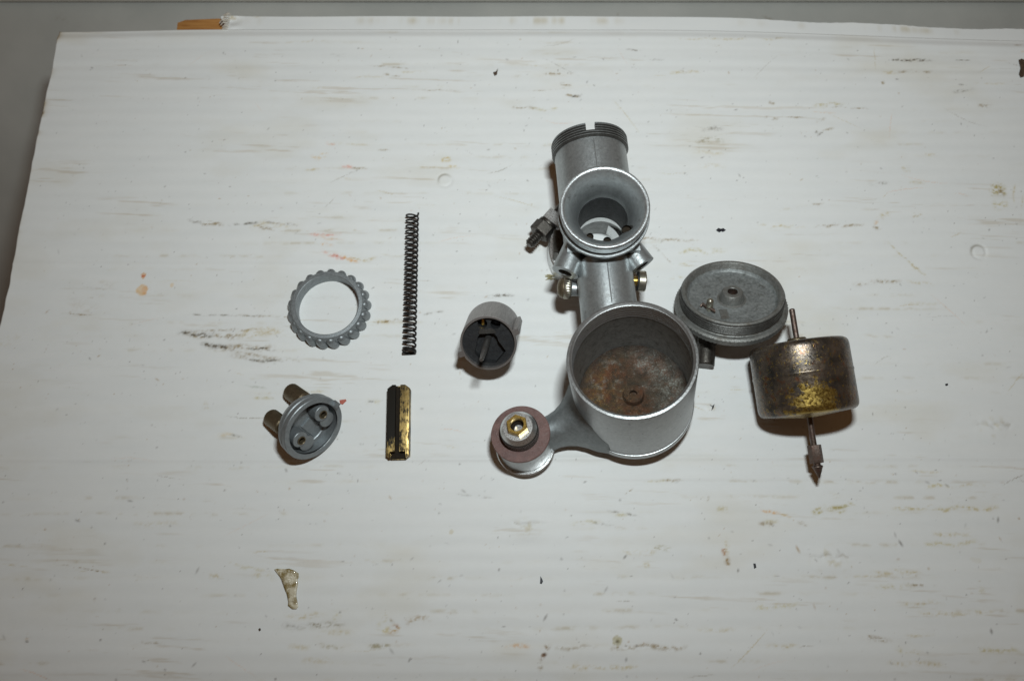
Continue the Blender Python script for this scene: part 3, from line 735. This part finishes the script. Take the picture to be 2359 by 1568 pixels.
# shoulders either side of the neck
sh = MB(); sh.prism([(-1.52, -1.32), (1.52, -1.32), (1.35, .8), (-1.35, .8)], -3.4, -1.5, loc(TB))
body = boolean(body, sh.mesh('s'), 'UNION')
def boss_line(side):
    if side < 0: e = Vector((2.24, 13.27, 3.62)); d = Vector((-.36, -.88, -.06)).normalized()
    else: e = Vector((5.52, 13.58, 3.62)); d = Vector((.54, -.82, -.05)).normalized()
    return e, d
for sgn in (-1, 1):
    e, d = boss_line(sgn)
    body = boolean(body, cylm(e - d * 2.0, e, .50, 40, .58), 'UNION')
# cavities
body = boolean(body, cylm(zax(-.5), zax(5.9), 1.36), 'DIFFERENCE')
body = boolean(body, cylm(bore(.7), bore(6.4), 1.04), 'DIFFERENCE')
body = boolean(body, cylm((4.10, 15.56, -.3), (4.10, 15.56, 2.5), 1.24), 'DIFFERENCE')
body = boolean(body, MB().lathe([(0, -.3), (1.50, -.3), (1.50, -1.05), (1.28, -1.35), (0, -1.35)], 64, loc(TB)).mesh('n2'), 'DIFFERENCE')
for sgn in (-1, 1):
    e, d = boss_line(sgn)
    body = boolean(body, cylm(e - d * 1.2, e + d * .3, .30, 32), 'DIFFERENCE')
_n = Vector((-.145, .157, .977)); _c = Vector((4.673, 9.068, 5.152))
body = boolean(body, cylm(_c - _n * 6, _c + _n * 3, 2.61, 96))
part('barrel', body, M['cast'], mc, 30)
# threaded collar with its locating slot
th_ = threads(1.71, .03, .62, .12, .06)
pr = [(1.36, 0), (1.68, 0)] + th_ + [(1.615, .66), (1.36, .66)]
col = MB().lathe(pr, 96, loc(TC), closed=True, mis=[1, 1] + tmis(len(th_), 0, 1) + [0, 0]).mesh('thread_collar')
slot = MB().box((0, 1.6, .08), (.40, 1.2, .56), loc(TC) @ Matrix.Rotation(PI + .06, 4, 'Z')).mesh('s')
slot2 = MB().box((0, 1.6, .08), (.40, 1.2, .56), loc(TC) @ Matrix.Rotation(.06, 4, 'Z')).mesh('s')
up = (loc(TC) @ Matrix.Rotation(PI + .06, 4, 'Z')) @ Vector((0, 1.6, 0))
col = boolean(col, slot if up.z > 3.3 else slot2)
part('thread_collar', col, [M['thread'], M['cast']], mc, 25)
# mould seam along the top of both tubes
for t0, t1, r_ in ((.75, 2.9, 1.60), (6.2, 8.1, 1.20)):
    a_, b_ = [tuple(zax(t) + Vector((-.02, 0, r_ - .012)) - ORG_MC) for t in (t0, t1)]
    part('mould_seam', MB().tube([a_, b_], .03, 8), M['cast'], mc)
# flared intake
prof = [(1.64, -.03), (1.675, -.005), (1.72, .005), (1.77, 0), (1.81, -.035), (1.83, -.09), (1.82, -.15), (1.79, -.20), (1.775, -.62), (1.72, -.70), (1.69, -.72), (1.69, -.80),
        (1.87, -.80), (1.89, -.83), (1.89, -.91), (1.86, -.95), (1.55, -1.0), (1.40, -1.25), (1.12, -1.30), (1.035, -1.34)]
flare = [(1.035, -1.30), (1.06, -1.10), (1.13, -.85), (1.24, -.60), (1.39, -.34), (1.53, -.15), (1.61, -.06)]
bell = MB().lathe(prof + flare, 112, loc(TB), closed=True, mis=[1] * 7 + [0] * (len(prof) + len(flare) - 7)).mesh('intake_bell')
holes = [((-.62, -1.0), .15), ((.12, -1.22), .17), ((.98, -.72), .20)]
for (hx, hy), hr in holes:
    c = MB().cyl((hx, hy, .2), (hx * .93, hy * .93, -1.06), hr, n=24)
    c2 = MB().add(c.v, c.f, loc(TB)).mesh('h')
    bell = boolean(bell, c2)
part('intake_bell', bell, [M['cast'], M['lip']], mc, 30)
for (hx, hy), hr in holes:
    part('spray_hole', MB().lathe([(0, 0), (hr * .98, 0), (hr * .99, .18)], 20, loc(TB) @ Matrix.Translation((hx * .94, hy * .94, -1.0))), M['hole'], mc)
# added liner bands: shade and flash light in the bore put into the colour
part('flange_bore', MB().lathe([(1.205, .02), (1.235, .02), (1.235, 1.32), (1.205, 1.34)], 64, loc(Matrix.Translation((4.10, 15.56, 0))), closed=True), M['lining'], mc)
part('bore_shade_liner', MB().lathe([(1.03, -1.40), (1.03, -3.45), (1.10, -3.45), (1.10, -1.40)], 64, loc(TB), closed=True), M['black'], mc)
part('lit_outlet_bore', MB().lathe([(1.215, 1.36), (1.215, 2.72), (1.27, 2.72), (1.27, 1.36)], 64, loc(Matrix.Translation((4.08, 15.54, 0))), closed=True), M['bright'], mc)
# clip ring standing on the card, with ears and clamp bolt
CL = Vector((3.80, 15.62, 0))
def cp(x, y, z): return (x - ORG_MC.x, y - ORG_MC.y, z)
ring = MB().lathe([(1.28, 0), (2.10, 0), (2.13, .08), (2.12, 1.0), (2.05, 1.08), (1.75, 1.10), (1.28, 1.02)], 80, loc(Matrix.Translation(CL)), closed=True)
BA = Vector((-.64, -.77, 0)).normalized(); BP = Vector((1.40, 16.42, 1.10))       # clamp bolt axis and nut centre
BX = frame(BA, (0, 0, 1))
TBt = loc(Matrix.Translation(BP)) @ BX
clamp = part('clip_ring', ring, M['bright'], mc)
part('ear', MB().box((-.28, -.42, -.74), (1.30, 1.5, .54), TBt), M['bright'], clamp)
part('ear', MB().prism([(1.86, 14.95), (2.5, 14.75), (2.6, 16.0), (1.90, 16.05)], .85, 2.0, INV, ch=.02), M['steel'], clamp)
part('bolt', MB().lathe([(0, -2.0), (.24, -2.0)] + [(.24, -.2)] + threads(.25, .2, .92, .125, .055) + [(.16, .98), (0, .98)], 24, TBt), M['steel'], clamp)
part('nut', MB().prism(hexagon(.53, .25), -.26, .28, TBt, ch=.03), M['steel'], clamp)
part('spring_washer', MB().lathe([(.26, -.44), (.46, -.44), (.47, -.36), (.46, -.30), (.26, -.30)], 32, TBt, closed=True), M['steel'], clamp)
# throttle stop screw, knurled, on the left
TK = loc(Matrix.Translation((2.72, 13.0, 2.5))) @ frame((-1, .05, 0), (0, 0, 1))
kn = []
mbk = MB(); n = 68
for j, (r, z) in enumerate([(.30, .14), (.44, .16), (.47, .22), (.47, .44), (.44, .48)]):
    for i in range(n):
        rr = r * (1 + (.035 if i % 2 else -.02) * (1 if 1 <= j <= 3 else 0))
        kn.append((rr * math.cos(2 * PI * i / n), rr * math.sin(2 * PI * i / n), z))
mbk.add(kn, [(j * n + i, j * n + (i + 1) % n, (j + 1) * n + (i + 1) % n, (j + 1) * n + i) for j in range(4) for i in range(n)], TK)
ks = part('throttle_stop_screw', MB().lathe([(.34, -.35), (.34, .12), (.30, .16)], 32, TK), M['cast'], mc)
part('knurled_head', mbk, M['nickel'], ks, 60)
part('domed_tip', MB().lathe([(.44, .48), (.45, .52), (.41, .62), (.28, .72), (.12, .76), (0, .77)], 32, TK), M['bronze'], ks)
# pilot screw on the right
TP = loc(Matrix.Translation((5.22, 13.36, 2.5))) @ frame((1, -.06, 0), (0, 0, 1))
ps = part('pilot_screw', MB().lathe([(.20, -.2), (.20, .22), (.30, .24), (.30, .30)], 24, TP), M['brass'], mc)
hd = MB().lathe([(0, .28), (.44, .28), (.46, .31), (.46, .56), (.43, .60), (0, .62)], 40, TP).mesh('screw_head')
hd = boolean(hd, MB().box((0, 0, .62), (.10, 1.2, .22), TP @ Matrix.Rotation(.9, 4, 'Z')).mesh('x'))
part('screw_head', hd, M['nickel'], ps)
part('washer', MB().lathe([(.18, .23), (.42, .23), (.43, .27), (.18, .275)], 32, TP, closed=True), M['black'], ps)

# ------------------------------------------------------------------ float bowl
BN_ = Vector((-.145, .157, .977)).normalized()
RIM = Vector((4.673, 9.068, 5.152)); D = 4.7
tow = Vector((-4.716, -1.908, -.394))
TBW = frame(BN_, tow)
fb = thing('float_bowl', 'open grey metal float bowl with rusty floor and an arm to a brass-tipped union', 'carburettor part', RIM - BN_ * D, TBW)
def L(x, y, z): return Matrix.Translation((x, y, z))
R0 = 2.57
outer = [(0, .12), (2.0, .12), (2.05, 0), (2.44, 0), (2.52, .06), (2.585, .12), (2.59, .44), (2.57, .47), (2.50, .48), (2.50, .55), (2.545, .57), (R0 - .015, 1.2), (R0, 4.62), (R0 - .03, 4.69), (R0 - .12, 4.70), (R0 - .15, 4.68)]
inn = threads(R0 - .155, 4.64, 3.74, .18, .06)
wallp = outer + [(R0 - .17, 4.66)] + inn + [(R0 - .20, 3.7), (R0 - .21, 3.5), (R0 - .21, 1.15), (R0 - .30, .92), (R0 - .45, .82), (0, .80)]
nout = len(outer)
nth = len(inn)
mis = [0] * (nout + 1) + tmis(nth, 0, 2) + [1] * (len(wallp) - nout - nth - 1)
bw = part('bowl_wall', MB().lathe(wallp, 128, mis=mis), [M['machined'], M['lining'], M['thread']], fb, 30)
# floor disc with its low boss
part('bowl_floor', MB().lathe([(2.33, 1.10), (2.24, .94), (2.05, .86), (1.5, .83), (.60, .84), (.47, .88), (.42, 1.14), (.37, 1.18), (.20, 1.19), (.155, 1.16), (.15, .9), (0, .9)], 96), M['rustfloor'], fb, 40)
# arm between bowl and union, lofted
xs = [1.9, 2.35, 2.7, 3.05, 3.4, 3.75, 4.05, 4.5]
wd = [1.75, 1.45, 1.12, .88, .74, .68, .68, .72]
tp = [2.75, 2.45, 2.10, 1.82, 1.66, 1.58, 1.56, 1.56]
bt = [.02, .03, .06, .10, .14, .18, .2, .2]
vs, fs = [], []
for x, w, t, b in zip(xs, wd, tp, bt):
    m_ = (t + b) / 2
    sec = [(-w, b + .12), (-w * .9, b), (w * .9, b), (w, b + .12), (w * .98, m_ * .9), (w * .72, t - .22), (w * .30, t - .02), (-w * .1, t), (-w * .45, t - .10), (-w * .85, t - .40), (-w, m_ * .8)]
    vs += [(x, y, z) for y, z in sec]
k = 11
for j in range(len(xs) - 1):
    fs += [(j * k + i, j * k + (i + 1) % k, (j + 1) * k + (i + 1) % k, (j + 1) * k + i) for i in range(k)]
fs += [tuple(reversed(range(k))), tuple((len(xs) - 1) * k + i for i in range(k))]
arm = boolean(MB().add(vs, fs).mesh('arm'), MB().lathe([(0, -1), (2.50, -1), (2.50, 6), (0, 6)], 96).mesh('x'))
part('arm', arm, M['cast_dark'], fb, 38)
UX = 5.12
TU = L(UX, 0, 0)
part('union_body', MB().lathe([(0, .26), (1.10, .26), (1.15, .31), (1.16, 1.70), (1.13, 1.745), (0, 1.75)], 80, TU), M['machined'], fb)
part('washer', MB().lathe([(.78, 1.75), (1.23, 1.75), (1.25, 1.77), (1.25, 1.85), (1.23, 1.87), (.78, 1.87)], 80, TU, closed=True), M['fibre'], fb, label='red-brown fibre washer round the thread')
part('union_nut', MB().lathe([(0, .0), (.7, .0), (.75, .10), (1.24, .12), (1.29, .16), (1.30, .21), (1.26, .25), (0, .25)], 72, TU), M['bright'], fb)
th_ = threads(.80, 1.88, 2.42, .135, .05)
jp = [(.74, 1.80)] + th_ + [(.76, 2.46), (.63, 2.66), (.61, 2.68), (.30, 2.685), (.30, 2.4), (0, 2.4)]
jh = part('jet_holder', MB().lathe(jp, 72, TU, mis=[1] + tmis(len(th_), 1, 0) + [0] * 6), [M['bright'], M['thread']], fb, 25)
hexj = MB().prism(hexagon(.455, .30), 2.67, 2.96, TU, ch=.02).mesh('jet')
hexj = boolean(hexj, MB().cyl((UX, 0, 2.5), (UX, 0, 3.1), .285, n=40).mesh('x'))
part('jet', hexj, M['brass'], fb, 25)
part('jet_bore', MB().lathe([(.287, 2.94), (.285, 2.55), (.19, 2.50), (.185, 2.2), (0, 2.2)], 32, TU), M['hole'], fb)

# ------------------------------------------------------------------ float bowl lid
LC = Vector((9.77, 13.12, 1.86)); LN = Vector((-.077, .483, .872))
TLW = frame(LN)
lid = thing('threaded_lid', 'weathered grey screw lid lying upturned between the open bowl and the float can', 'carburettor part', LC, TLW)
lp = [(0, -.95), (2.1, -1.0), (2.30, -1.02), (2.40, -1.0)] + [(2.40, -.76), (2.36, -.72), (2.22, -.70), (2.18, -.66)] + threads(2.27, -.58, -.12, .115, .045)[::1] + \
     [(2.22, -.08), (2.20, -.03), (2.14, 0), (2.06, -.01), (2.02, -.06), (1.96, -.30), (1.86, -.42), (1.6, -.45), (.64, -.45), (.56, -.42), (.53, -.34), (.47, -.08), (.42, -.02), (.36, 0), (.24, 0), (.215, -.03), (.21, -.5), (0, -.5)]
nl = 8; tl = len(threads(2.27, -.58, -.12, .115, .045))
part('lid_body', MB().lathe(lp, 120, mis=[0] * nl + tmis(tl, 1, 0) + [0] * 5 + [2] * 3 + [0] * (len(lp) - nl - tl - 9)), [M['lidmetal'], M['thread'], M['lidfloor']], lid, 30)
nk = 170; kv = []
for r, z in ((2.38, -1.03), (2.46, -1.0), (2.46, -.77), (2.38, -.725)):
    for i in range(nk):
        rr = r + (.022 if i % 2 else -.015) * (r > 2.4)
        kv.append((rr * math.cos(2 * PI * i / nk), rr * math.sin(2 * PI * i / nk), z))
part('knurled_rim', MB().add(kv, [(j * nk + i, j * nk + (i + 1) % nk, (j + 1) * nk + (i + 1) % nk, (j + 1) * nk + i) for j in range(3) for i in range(nk)]), M['lidmetal'], lid, 60)
part('boss_bore', MB().lathe([(.213, -.02), (.205, -.42), (0, -.42)], 24), M['rustysteel'], lid)
tk = part('tickler', MB().lathe([(0, .15), (.06, .14), (.13, .08), (.155, 0), (.155, -.5), (0, -.5)], 28, L(-1.09, -.60, 0)), M['nickel'], lid)
part('clip', MB().tube([(-1.45, -.48, -.36), (-1.36, -.42, -.27), (-1.22, -.62, -.30), (-1.03, -.78, -.30), (-.93, -.90, -.34), (-.95, -.74, -.36), (-1.02, -.66, -.37)], .065, 8), M['rustysteel'], tk)
part('pip', MB().box((-.52, -1.02, -.43), (.34, .62, .05)), M['lidmetal'], lid)
# hexagon union poking out under the near side of the lid, resting on the card
WI = lid.matrix_world.inverted()
p0, p1 = at(1630, 742, .43), at(1624, 843, .43)
dU = (p1 - p0).normalized(); Lu = (p1 - p0).length
TU2 = WI @ Matrix.Translation(p0) @ frame(dU, (1, 0, 0))
un = part('union', MB().lathe([(0, -.2), (.30, -.2), (.33, .8), (.40, Lu - .95), (.42, Lu - .85), (.42, Lu - .05), (.38, Lu), (0, Lu)], 40, TU2), M['steel'], lid)
part('hexagon', MB().prism(hexagon(.47, .5), .1, Lu - .98, TU2, ch=.02), M['steel'], un)

# ------------------------------------------------------------------ float
el, az = math.radians(-10), .118
FD = Vector((math.sin(az) * math.cos(el), -math.cos(az) * math.cos(el), math.sin(el)))
FC = Vector((12.23, 10.36, 2.30))
TF = frame(FD, (1, 0, 0))
fo = thing('float_can', 'round tarnished brass float can lying on its side with a pointed needle on its spindle', 'float', FC, TF)
# local y must point up for the worn patch
fr = 2.04
part('can', MB().lathe([(.12, -.32), (.5, -.28), (1.4, -.22), (1.86, -.19), (1.96, -.13), (2.02, -.03), (fr, .10), (fr + .005, 1.08), (fr + .022, 1.11), (fr + .028, 1.15), (fr + .022, 1.19), (fr + .005, 1.24),
                        (fr + .005, 2.50), (2.02, 2.64), (1.96, 2.74), (1.86, 2.81), (1.4, 2.87), (.5, 2.96), (.12, 3.0)], 112), M['floatcan'], fo, 40)
sp = part('spindle', MB().lathe([(0, -1.72), (.09, -1.70), (.12, -1.66), (.12, 4.2), (.10, 4.3), (.0, 4.3)], 24), M['rustysteel'], fo)
part('collar', MB().lathe([(.12, -.44), (.36, -.42), (.40, -.36), (.38, -.24), (.12, -.24)], 32), M['bronze'], fo)
nd = part('needle', MB().lathe([(0, 4.86), (.14, 4.88), (.14, 4.98), (.22, 5.02), (.23, 5.06), (.20, 5.10), (.16, 5.2), (.03, 5.52), (0, 5.54)], 28), M['rustysteel'], fo)
part('hexagon', MB().prism(hexagon(.285, .2), 4.15, 4.90, None, ch=.02), M['rustysteel'], nd)

# ------------------------------------------------------------------ throttle slide
SN = Vector((-.093, -.763, 1)); SC = Vector((-1.01, 10.52, 2.44))
TSW = frame(SN)
sl = thing('throttle_slide', 'short sooty round slide tipped up on the card with a thin needle sticking out', 'carburettor part', SC, TSW)
R1 = 1.217; LS = 2.15
shell = MB().lathe([(R1 - .09, 0), (R1 - .02, .0), (R1, -.02), (R1, -LS + .03), (R1 - .03, -LS), (0, -LS), (0, -LS + .3), (R1 - .1, -LS + .3)], 96, closed=False)
shell = MB().lathe([(R1 - .09, 0), (R1 - .02, .0), (R1, -.02), (R1, -LS + .03), (R1 - .03, -LS), (.2, -LS), (.2, -LS + .25), (R1 - .1, -LS + .25)], 96, closed=True).mesh('barrel')
part('barrel', shell, [M['slide']], sl, 30)
web = MB().lathe([(0, -.9), (R1 - .095, -.9), (R1 - .095, -.22), (0, -.22)], 80).mesh('web')
for hx, hy, hr, dp in ((-.27, .80, .21, .55), (.29, .80, .22, .6)):
    web = boolean(web, MB().cyl((hx, hy, -dp - .2), (hx, hy, .2), hr, n=32).mesh('x'))
arch = [(.45 * math.cos(a) - .05, .40 * math.sin(a) + .05) for a in [PI * (i / 14) for i in range(15)]] + [(-.62, -.55), (-.30, -.95), (.30, -.98), (.74, -.42)]
web = boolean(web, MB().prism(arch, -.62, .1).mesh('x'))
part('web', web, M['black'], sl, 30)
part('flange', MB().prism([(-.42, .34), (.34, .40), (.26, .56), (.06, .62), (-.10, .56), (-.34, .60), (-.46, .46)], -.222, -.17, ch=.02), M['sooty'], sl)
nb_ = Vector((-.05, .08, -.6)); nt = Vector((-.075, .065, 2.04)) - Vector((-.0, .05, 0))
part('needle', MB().tube([nb_, nb_.lerp(nt, .3), nb_.lerp(nt, .6), nb_.lerp(nt, .97), nt], [.145, .14, .125, .085, .07], 20), M['needle'], sl)
part('needle_clip', MB().box((-.27, .80, -.50), (.10, .30, .05)), M['brass'], sl)
for a, z1 in ((math.atan2(.547, 1.248), -1.75), (math.atan2(-.577, -1.253), -.9)):
    T = Matrix.Rotation(a, 4, 'Z')
    lg = MB().prism([(R1 - .04, -.14), (R1 + .20, -.12), (R1 + .20, .12), (R1 - .04, .14)], z1, -.01, T, ch=.01)
    part('guide_lug', lg, M['slide'], sl)

# ------------------------------------------------------------------ ring nut
NKB = 21
rn = thing('ring_nut', 'grey zinc ring nut with a knobbly scalloped rim lying flat', 'ring nut', (-8.404, 12.877, 0))
part('ring', MB().lathe([(1.44, .02), (1.66, 0), (1.72, .04), (1.70, .45), (1.64, .74), (1.60, .79), (1.45, .80), (1.42, .78), (1.41, .70), (1.46, .40)], 112, closed=True), M['zamak'], rn, 35)
kt = []
for t in range(9):
    q = t / 8
    kt.append((1.605 + .10 * (1 - q), .20 * (.5 - q), .03 + .62 * min(q * 1.12, 1) + (.05 if t == 8 else 0)))
rad = [.20, .235, .24, .235, .23, .22, .205, .16, .03]
km = finish(MB().tube(kt, rad, 16).mesh('knob'), M['zamak'], 80)
for i in range(21):
    k_ = bpy.data.objects.new('knob', km); COL.objects.link(k_); k_.parent = rn
    k_.rotation_euler = (0, 0, 2 * PI * i / 21 + .08)

# ------------------------------------------------------------------ chamber cap with two cable adjusters
CN = Vector((.724, -.525, .447)); CC = Vector((-8.425, 7.035, 1.40))
TCW = frame(CN, (.525, .724, 0))
cap = thing('chamber_cap', 'grey round cap on its edge showing its hollow inside, two knurled adjusters behind', 'carburettor part', CC, TCW)
part('shell', MB().lathe([(1.20, -.02), (1.23, 0), (1.43, 0), (1.455, -.03), (1.455, -.22), (1.40, -.27), (1.40, -.30), (1.43, -.34), (1.42, -.50), (1.30, -.68), (1.22, -.80), (.9, -.84), (0, -.84), (0, -.66), (.78, -.66), (.80, -.62), (1.02, -.60), (1.05, -.56), (1.19, -.52), (1.19, -.1)], 112), M['zamak'], cap, 30)
for sx_, (ax_, ay_) in ((-1, (-.70, .09)), (1, (.70, .06))):
    blk = MB().cyl((ax_, ay_ + .06, -.65), (ax_, ay_ + .06, -.08), .36, n=40, bev=.02).mesh('inner_boss')
    blk = boolean(blk, MB().cyl((ax_ * .93, ay_ - .52, -.66), (ax_ * .93, ay_ - .52, -.20), .35, n=40).mesh('x'), 'UNION')
    blk = boolean(blk, MB().cyl((ax_, ay_ - .03, -.5), (ax_, ay_ - .03, .3), .20, n=32).mesh('x'))
    part('inner_boss', blk, M['zamak'], cap, 30)
    part('ferrule', MB().lathe([(.15, -.45), (.15, -.06), (.165, -.04), (.195, -.05), (.195, -.45)], 28, L(ax_, ay_ - .03, 0), closed=False), M['bronze'], cap)
    # adjuster behind
    ad = part('adjuster', MB().lathe([(.30, -.80), (.30, -1.02), (.30, -1.04), (.36, -1.10), (.375, -1.16), (.36, -1.24), (.29, -1.28), (.27, -1.42)], 32, L(ax_, ay_, 0)), M['nickel'], cap)
    nk = 44; rows = 16; kv = []
    z0, z1 = -1.40, (-2.42 if sx_ < 0 else -2.55)
    for j in range(rows + 1):
        for i in range(nk):
            z = z0 + (z1 - z0) * j / rows
            e_ = .04 if j in (0, rows) else 0
            rr = .38 + (.02 if (i + j) % 2 else -.012) - e_
            kv.append((ax_ + rr * math.cos(2 * PI * i / nk), ay_ + rr * math.sin(2 * PI * i / nk), z))
    kv += [(ax_, ay_, z0), (ax_, ay_, z1 - .02)]
    ff = [(j * nk + i, j * nk + (i + 1) % nk, (j + 1) * nk + (i + 1) % nk, (j + 1) * nk + i) for j in range(rows) for i in range(nk)]
    ff += [((i + 1) % nk, i, len(kv) - 2) for i in range(nk)] + [(rows * nk + i, rows * nk + (i + 1) % nk, len(kv) - 1) for i in range(nk)]
    part('knurled_sleeve', MB().add(kv, ff), M['bronze'], ad, 12)
part('floor_step', MB().box((.0, -.42, -.62), (.50, .9, .10)), M['zamak'], cap)
part('tab', MB().box((1.36, -.02, .07), (.26, .24, .20)), M['zamak'], cap)

# ------------------------------------------------------------------ return spring
s0 = at(950, 491, .33); s1 = at(943, 808, .33)
Ls = (s1 - s0).length
spr = []
turns = 26; N = turns * 22
for i in range(N + 1):
    t = i / N
    a = 2 * PI * turns * t
    e = min(t, 1 - t) * turns
    z = Ls * (t if .04 < t < .96 else t)
    spr.append((.285 * math.cos(a), -.285 * math.sin(a), Ls * (t + .010 * math.sin(2 * PI * t))))
def close_end(L_):
    pts = []
    for i in range(0, 34):
        a = 2 * PI * i / 22
        pts.append((.285 * math.cos(a), -.285 * math.sin(a), L_ + .055 * i / 22))
    return pts
spr = spr + close_end(Ls)[1:]
spo = part('coil_spring', MB().tube(spr, .044, 8), M['springsteel'], None, 60)
tag(spo, 'long thin black coil spring lying between the ring nut and the carburettor barrel', 'spring')
spo.matrix_world = Matrix.Translation((s0.x, s0.y, .335)) @ frame(s1 - s0)

# ------------------------------------------------------------------ brass choke slide
W2, L2 = .50, 1.64
plan = [(-W2, -L2 + .14), (-W2 + .18, -L2), (W2 - .18, -L2), (W2, -L2 + .14), (W2, L2 - .17), (W2 - .22, L2), (-W2 + .22, L2), (-W2, L2 - .17)]
ck = MB().prism(plan, 0, .52, ch=.03).mesh('choke_slide')
ck = boolean(ck, MB().box((-.03, 0, .5), (.21, 4, .50)).mesh('x'))
ck = boolean(ck, MB().prism([(-.36, -1.9), (.36, -1.9), (.34, -1.34), (-.34, -1.34)], .18, .8).mesh('x'))
cko = part('choke_slide', ck, M['choke'], None, 30)
tag(cko, 'small worn brass bar with a dark groove along its top', 'choke slide')
cko.location = (-4.985, 7.56, 0.03); cko.rotation_euler = (0, 0, math.radians(1.4))
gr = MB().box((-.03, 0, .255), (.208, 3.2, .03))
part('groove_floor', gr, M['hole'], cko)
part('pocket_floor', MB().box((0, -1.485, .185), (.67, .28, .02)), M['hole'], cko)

# ------------------------------------------------------------------ scraps and flakes on the card
zs = lambda x, y: float(card_h(np.array([x]), np.array([y]))[0])
def sheet(name, poly_px, mat, label, cat, th=.02, curl=.05, group=None, seed=0):
    """thin irregular chip with thickness and a bit of curl"""
    pts = [at(u, v) for u, v in poly_px]
    c = sum(pts, Vector()) / len(pts)
    r_ = random.Random(seed)
    top = [(p.x - c.x, p.y - c.y, th + curl * r_.random()) for p in pts]
    bot = [(p.x - c.x, p.y - c.y, max(z - th, 0)) for p, (_, _, z) in zip(pts, top)]
    n = len(pts); vs = top + bot + [(0, 0, th + curl * .5), (0, 0, 0)]
    fs = [(i, (i + 1) % n, 2 * n) for i in range(n)] + [(n + (i + 1) % n, n + i, 2 * n + 1) for i in range(n)] + [(i, n + i, n + (i + 1) % n, (i + 1) % n) for i in range(n)]
    o = part(name, MB().add(vs, fs), mat, None, 20)
    o.location = (c.x, c.y, zs(c.x, c.y) + .008)
    return tag(o, label, cat, group)
sheet('paint_chip', [(783, 922), (797, 920), (799, 923), (790, 932), (784, 930)], M['red'], 'small red paint chip beside the upturned grey cap', 'paint chip', .02, .03)
G = 'dark flakes scattered on the cardboard'
sheet('dark_flake', [(1649, 531), (1654, 526), (1661, 528), (1666, 526), (1672, 531), (1665, 535), (1661, 533), (1657, 536)], M['flake'], 'jagged black flake above the weathered lid', 'flake', .02, .02, G, 1)
sheet('dark_flake', [(1245, 1326), (1248, 1331), (1251, 1338), (1248, 1344), (1244, 1343)], M['flake'], 'pointed black flake in the open space below the brass-tipped union', 'flake', .02, .02, G, 2)
sheet('dark_flake', [(1735, 1297), (1740, 1297), (1742, 1306), (1737, 1309)], M['flake'], 'stubby black flake down and to the left of the needle tip', 'flake', .02, .02, G, 3)
sheet('dark_flake', [(1634, 932), (1640, 936), (1645, 931), (1643, 940), (1638, 946), (1641, 939)], M['flake'], 'ragged dark crumb between the open bowl and the float can', 'flake', .02, .03, G, 4)
sheet('dark_flake', [(2176, 885), (2182, 883), (2183, 887), (2178, 889)], M['flake'], 'tiny black flake right of the float can', 'flake', .02, .02, G, 5)
sheet('dark_flake', [(1136, 168), (1143, 166), (1147, 158), (1145, 172), (1139, 175)], M['rustflake'], 'brown curled flake near the top of the card, above the spring', 'flake', .02, .05, G, 6)
sheet('dark_flake', [(596, 1448), (600, 1445), (602, 1450), (598, 1453)], M['rustflake'], 'small maroon crumb left of the streaks at the bottom', 'flake', .02, .02, G, 8)
sheet('bark_scrap', [(2345, 140), (2352, 137), (2359, 139), (2362, 160), (2358, 178), (2350, 180), (2346, 172), (2350, 158)], M['rustflake'], 'dark brown torn patch at the right edge of the card', 'torn patch', .02, .05)
# straw-like shreds beside the clip ring
mb = MB(); b0 = at(1268, 640)
for i in range(9):
    a = at(random.uniform(1254, 1268), random.uniform(632, 652)); b = at(random.uniform(1262, 1282), random.uniform(636, 648))
    m_ = (a + b) / 2 + Vector((0, 0, random.uniform(.05, .22)))
    mb.tube([a + Vector((0, 0, .03)), m_, b + Vector((0, 0, .04))], [.012, .022, .014], 5)
o = part('straw_shred', mb, M['fibreshred'], None)
tag(o, 'wisp of straw-coloured fibres beside the clip ring of the barrel', 'fibres')

def tape():
    out = [(634, 1311), (640, 1309), (660, 1310), (668, 1309), (679, 1313), (689, 1320), (690, 1328), (687, 1334), (688, 1345), (685, 1360), (684, 1373), (686, 1384), (688, 1396), (684, 1402), (674, 1402), (664, 1394), (665, 1383), (662, 1370), (656, 1352), (650, 1335), (642, 1322)]
    P = [at(u, v) for u, v in out]; c = sum(P, Vector()) / len(P)
    bm = bmesh.new()
    f = bm.faces.new([bm.verts.new((p.x - c.x, p.y - c.y, .03)) for p in P])
    bmesh.ops.triangulate(bm, faces=[f])
    bmesh.ops.subdivide_edges(bm, edges=bm.edges[:], cuts=4, use_grid_fill=True)
    for v in bm.verts:
        q = float(fbm(np.array([v.co.x * 3.1]), np.array([v.co.y * 2.3]), 3, 77)[0])
        ridge = abs(math.sin(v.co.x * 5 - v.co.y * 2.2))
        v.co.z = .02 + .07 * max(q - .35, 0) + .05 * ridge * (1 if v.co.y > -.6 else .1)
    me = bpy.data.meshes.new('tape_scrap'); bm.to_mesh(me); bm.free()
    o = part('tape_scrap', me, M['tape'], None, 60)
    md = o.modifiers.new('thickness', 'SOLIDIFY'); md.thickness = .015
    o.location = (c.x, c.y, zs(c.x, c.y))
    return o
tag(tape(), 'crumpled strip of yellowed tape stuck to the card below the brass bar', 'tape scrap')
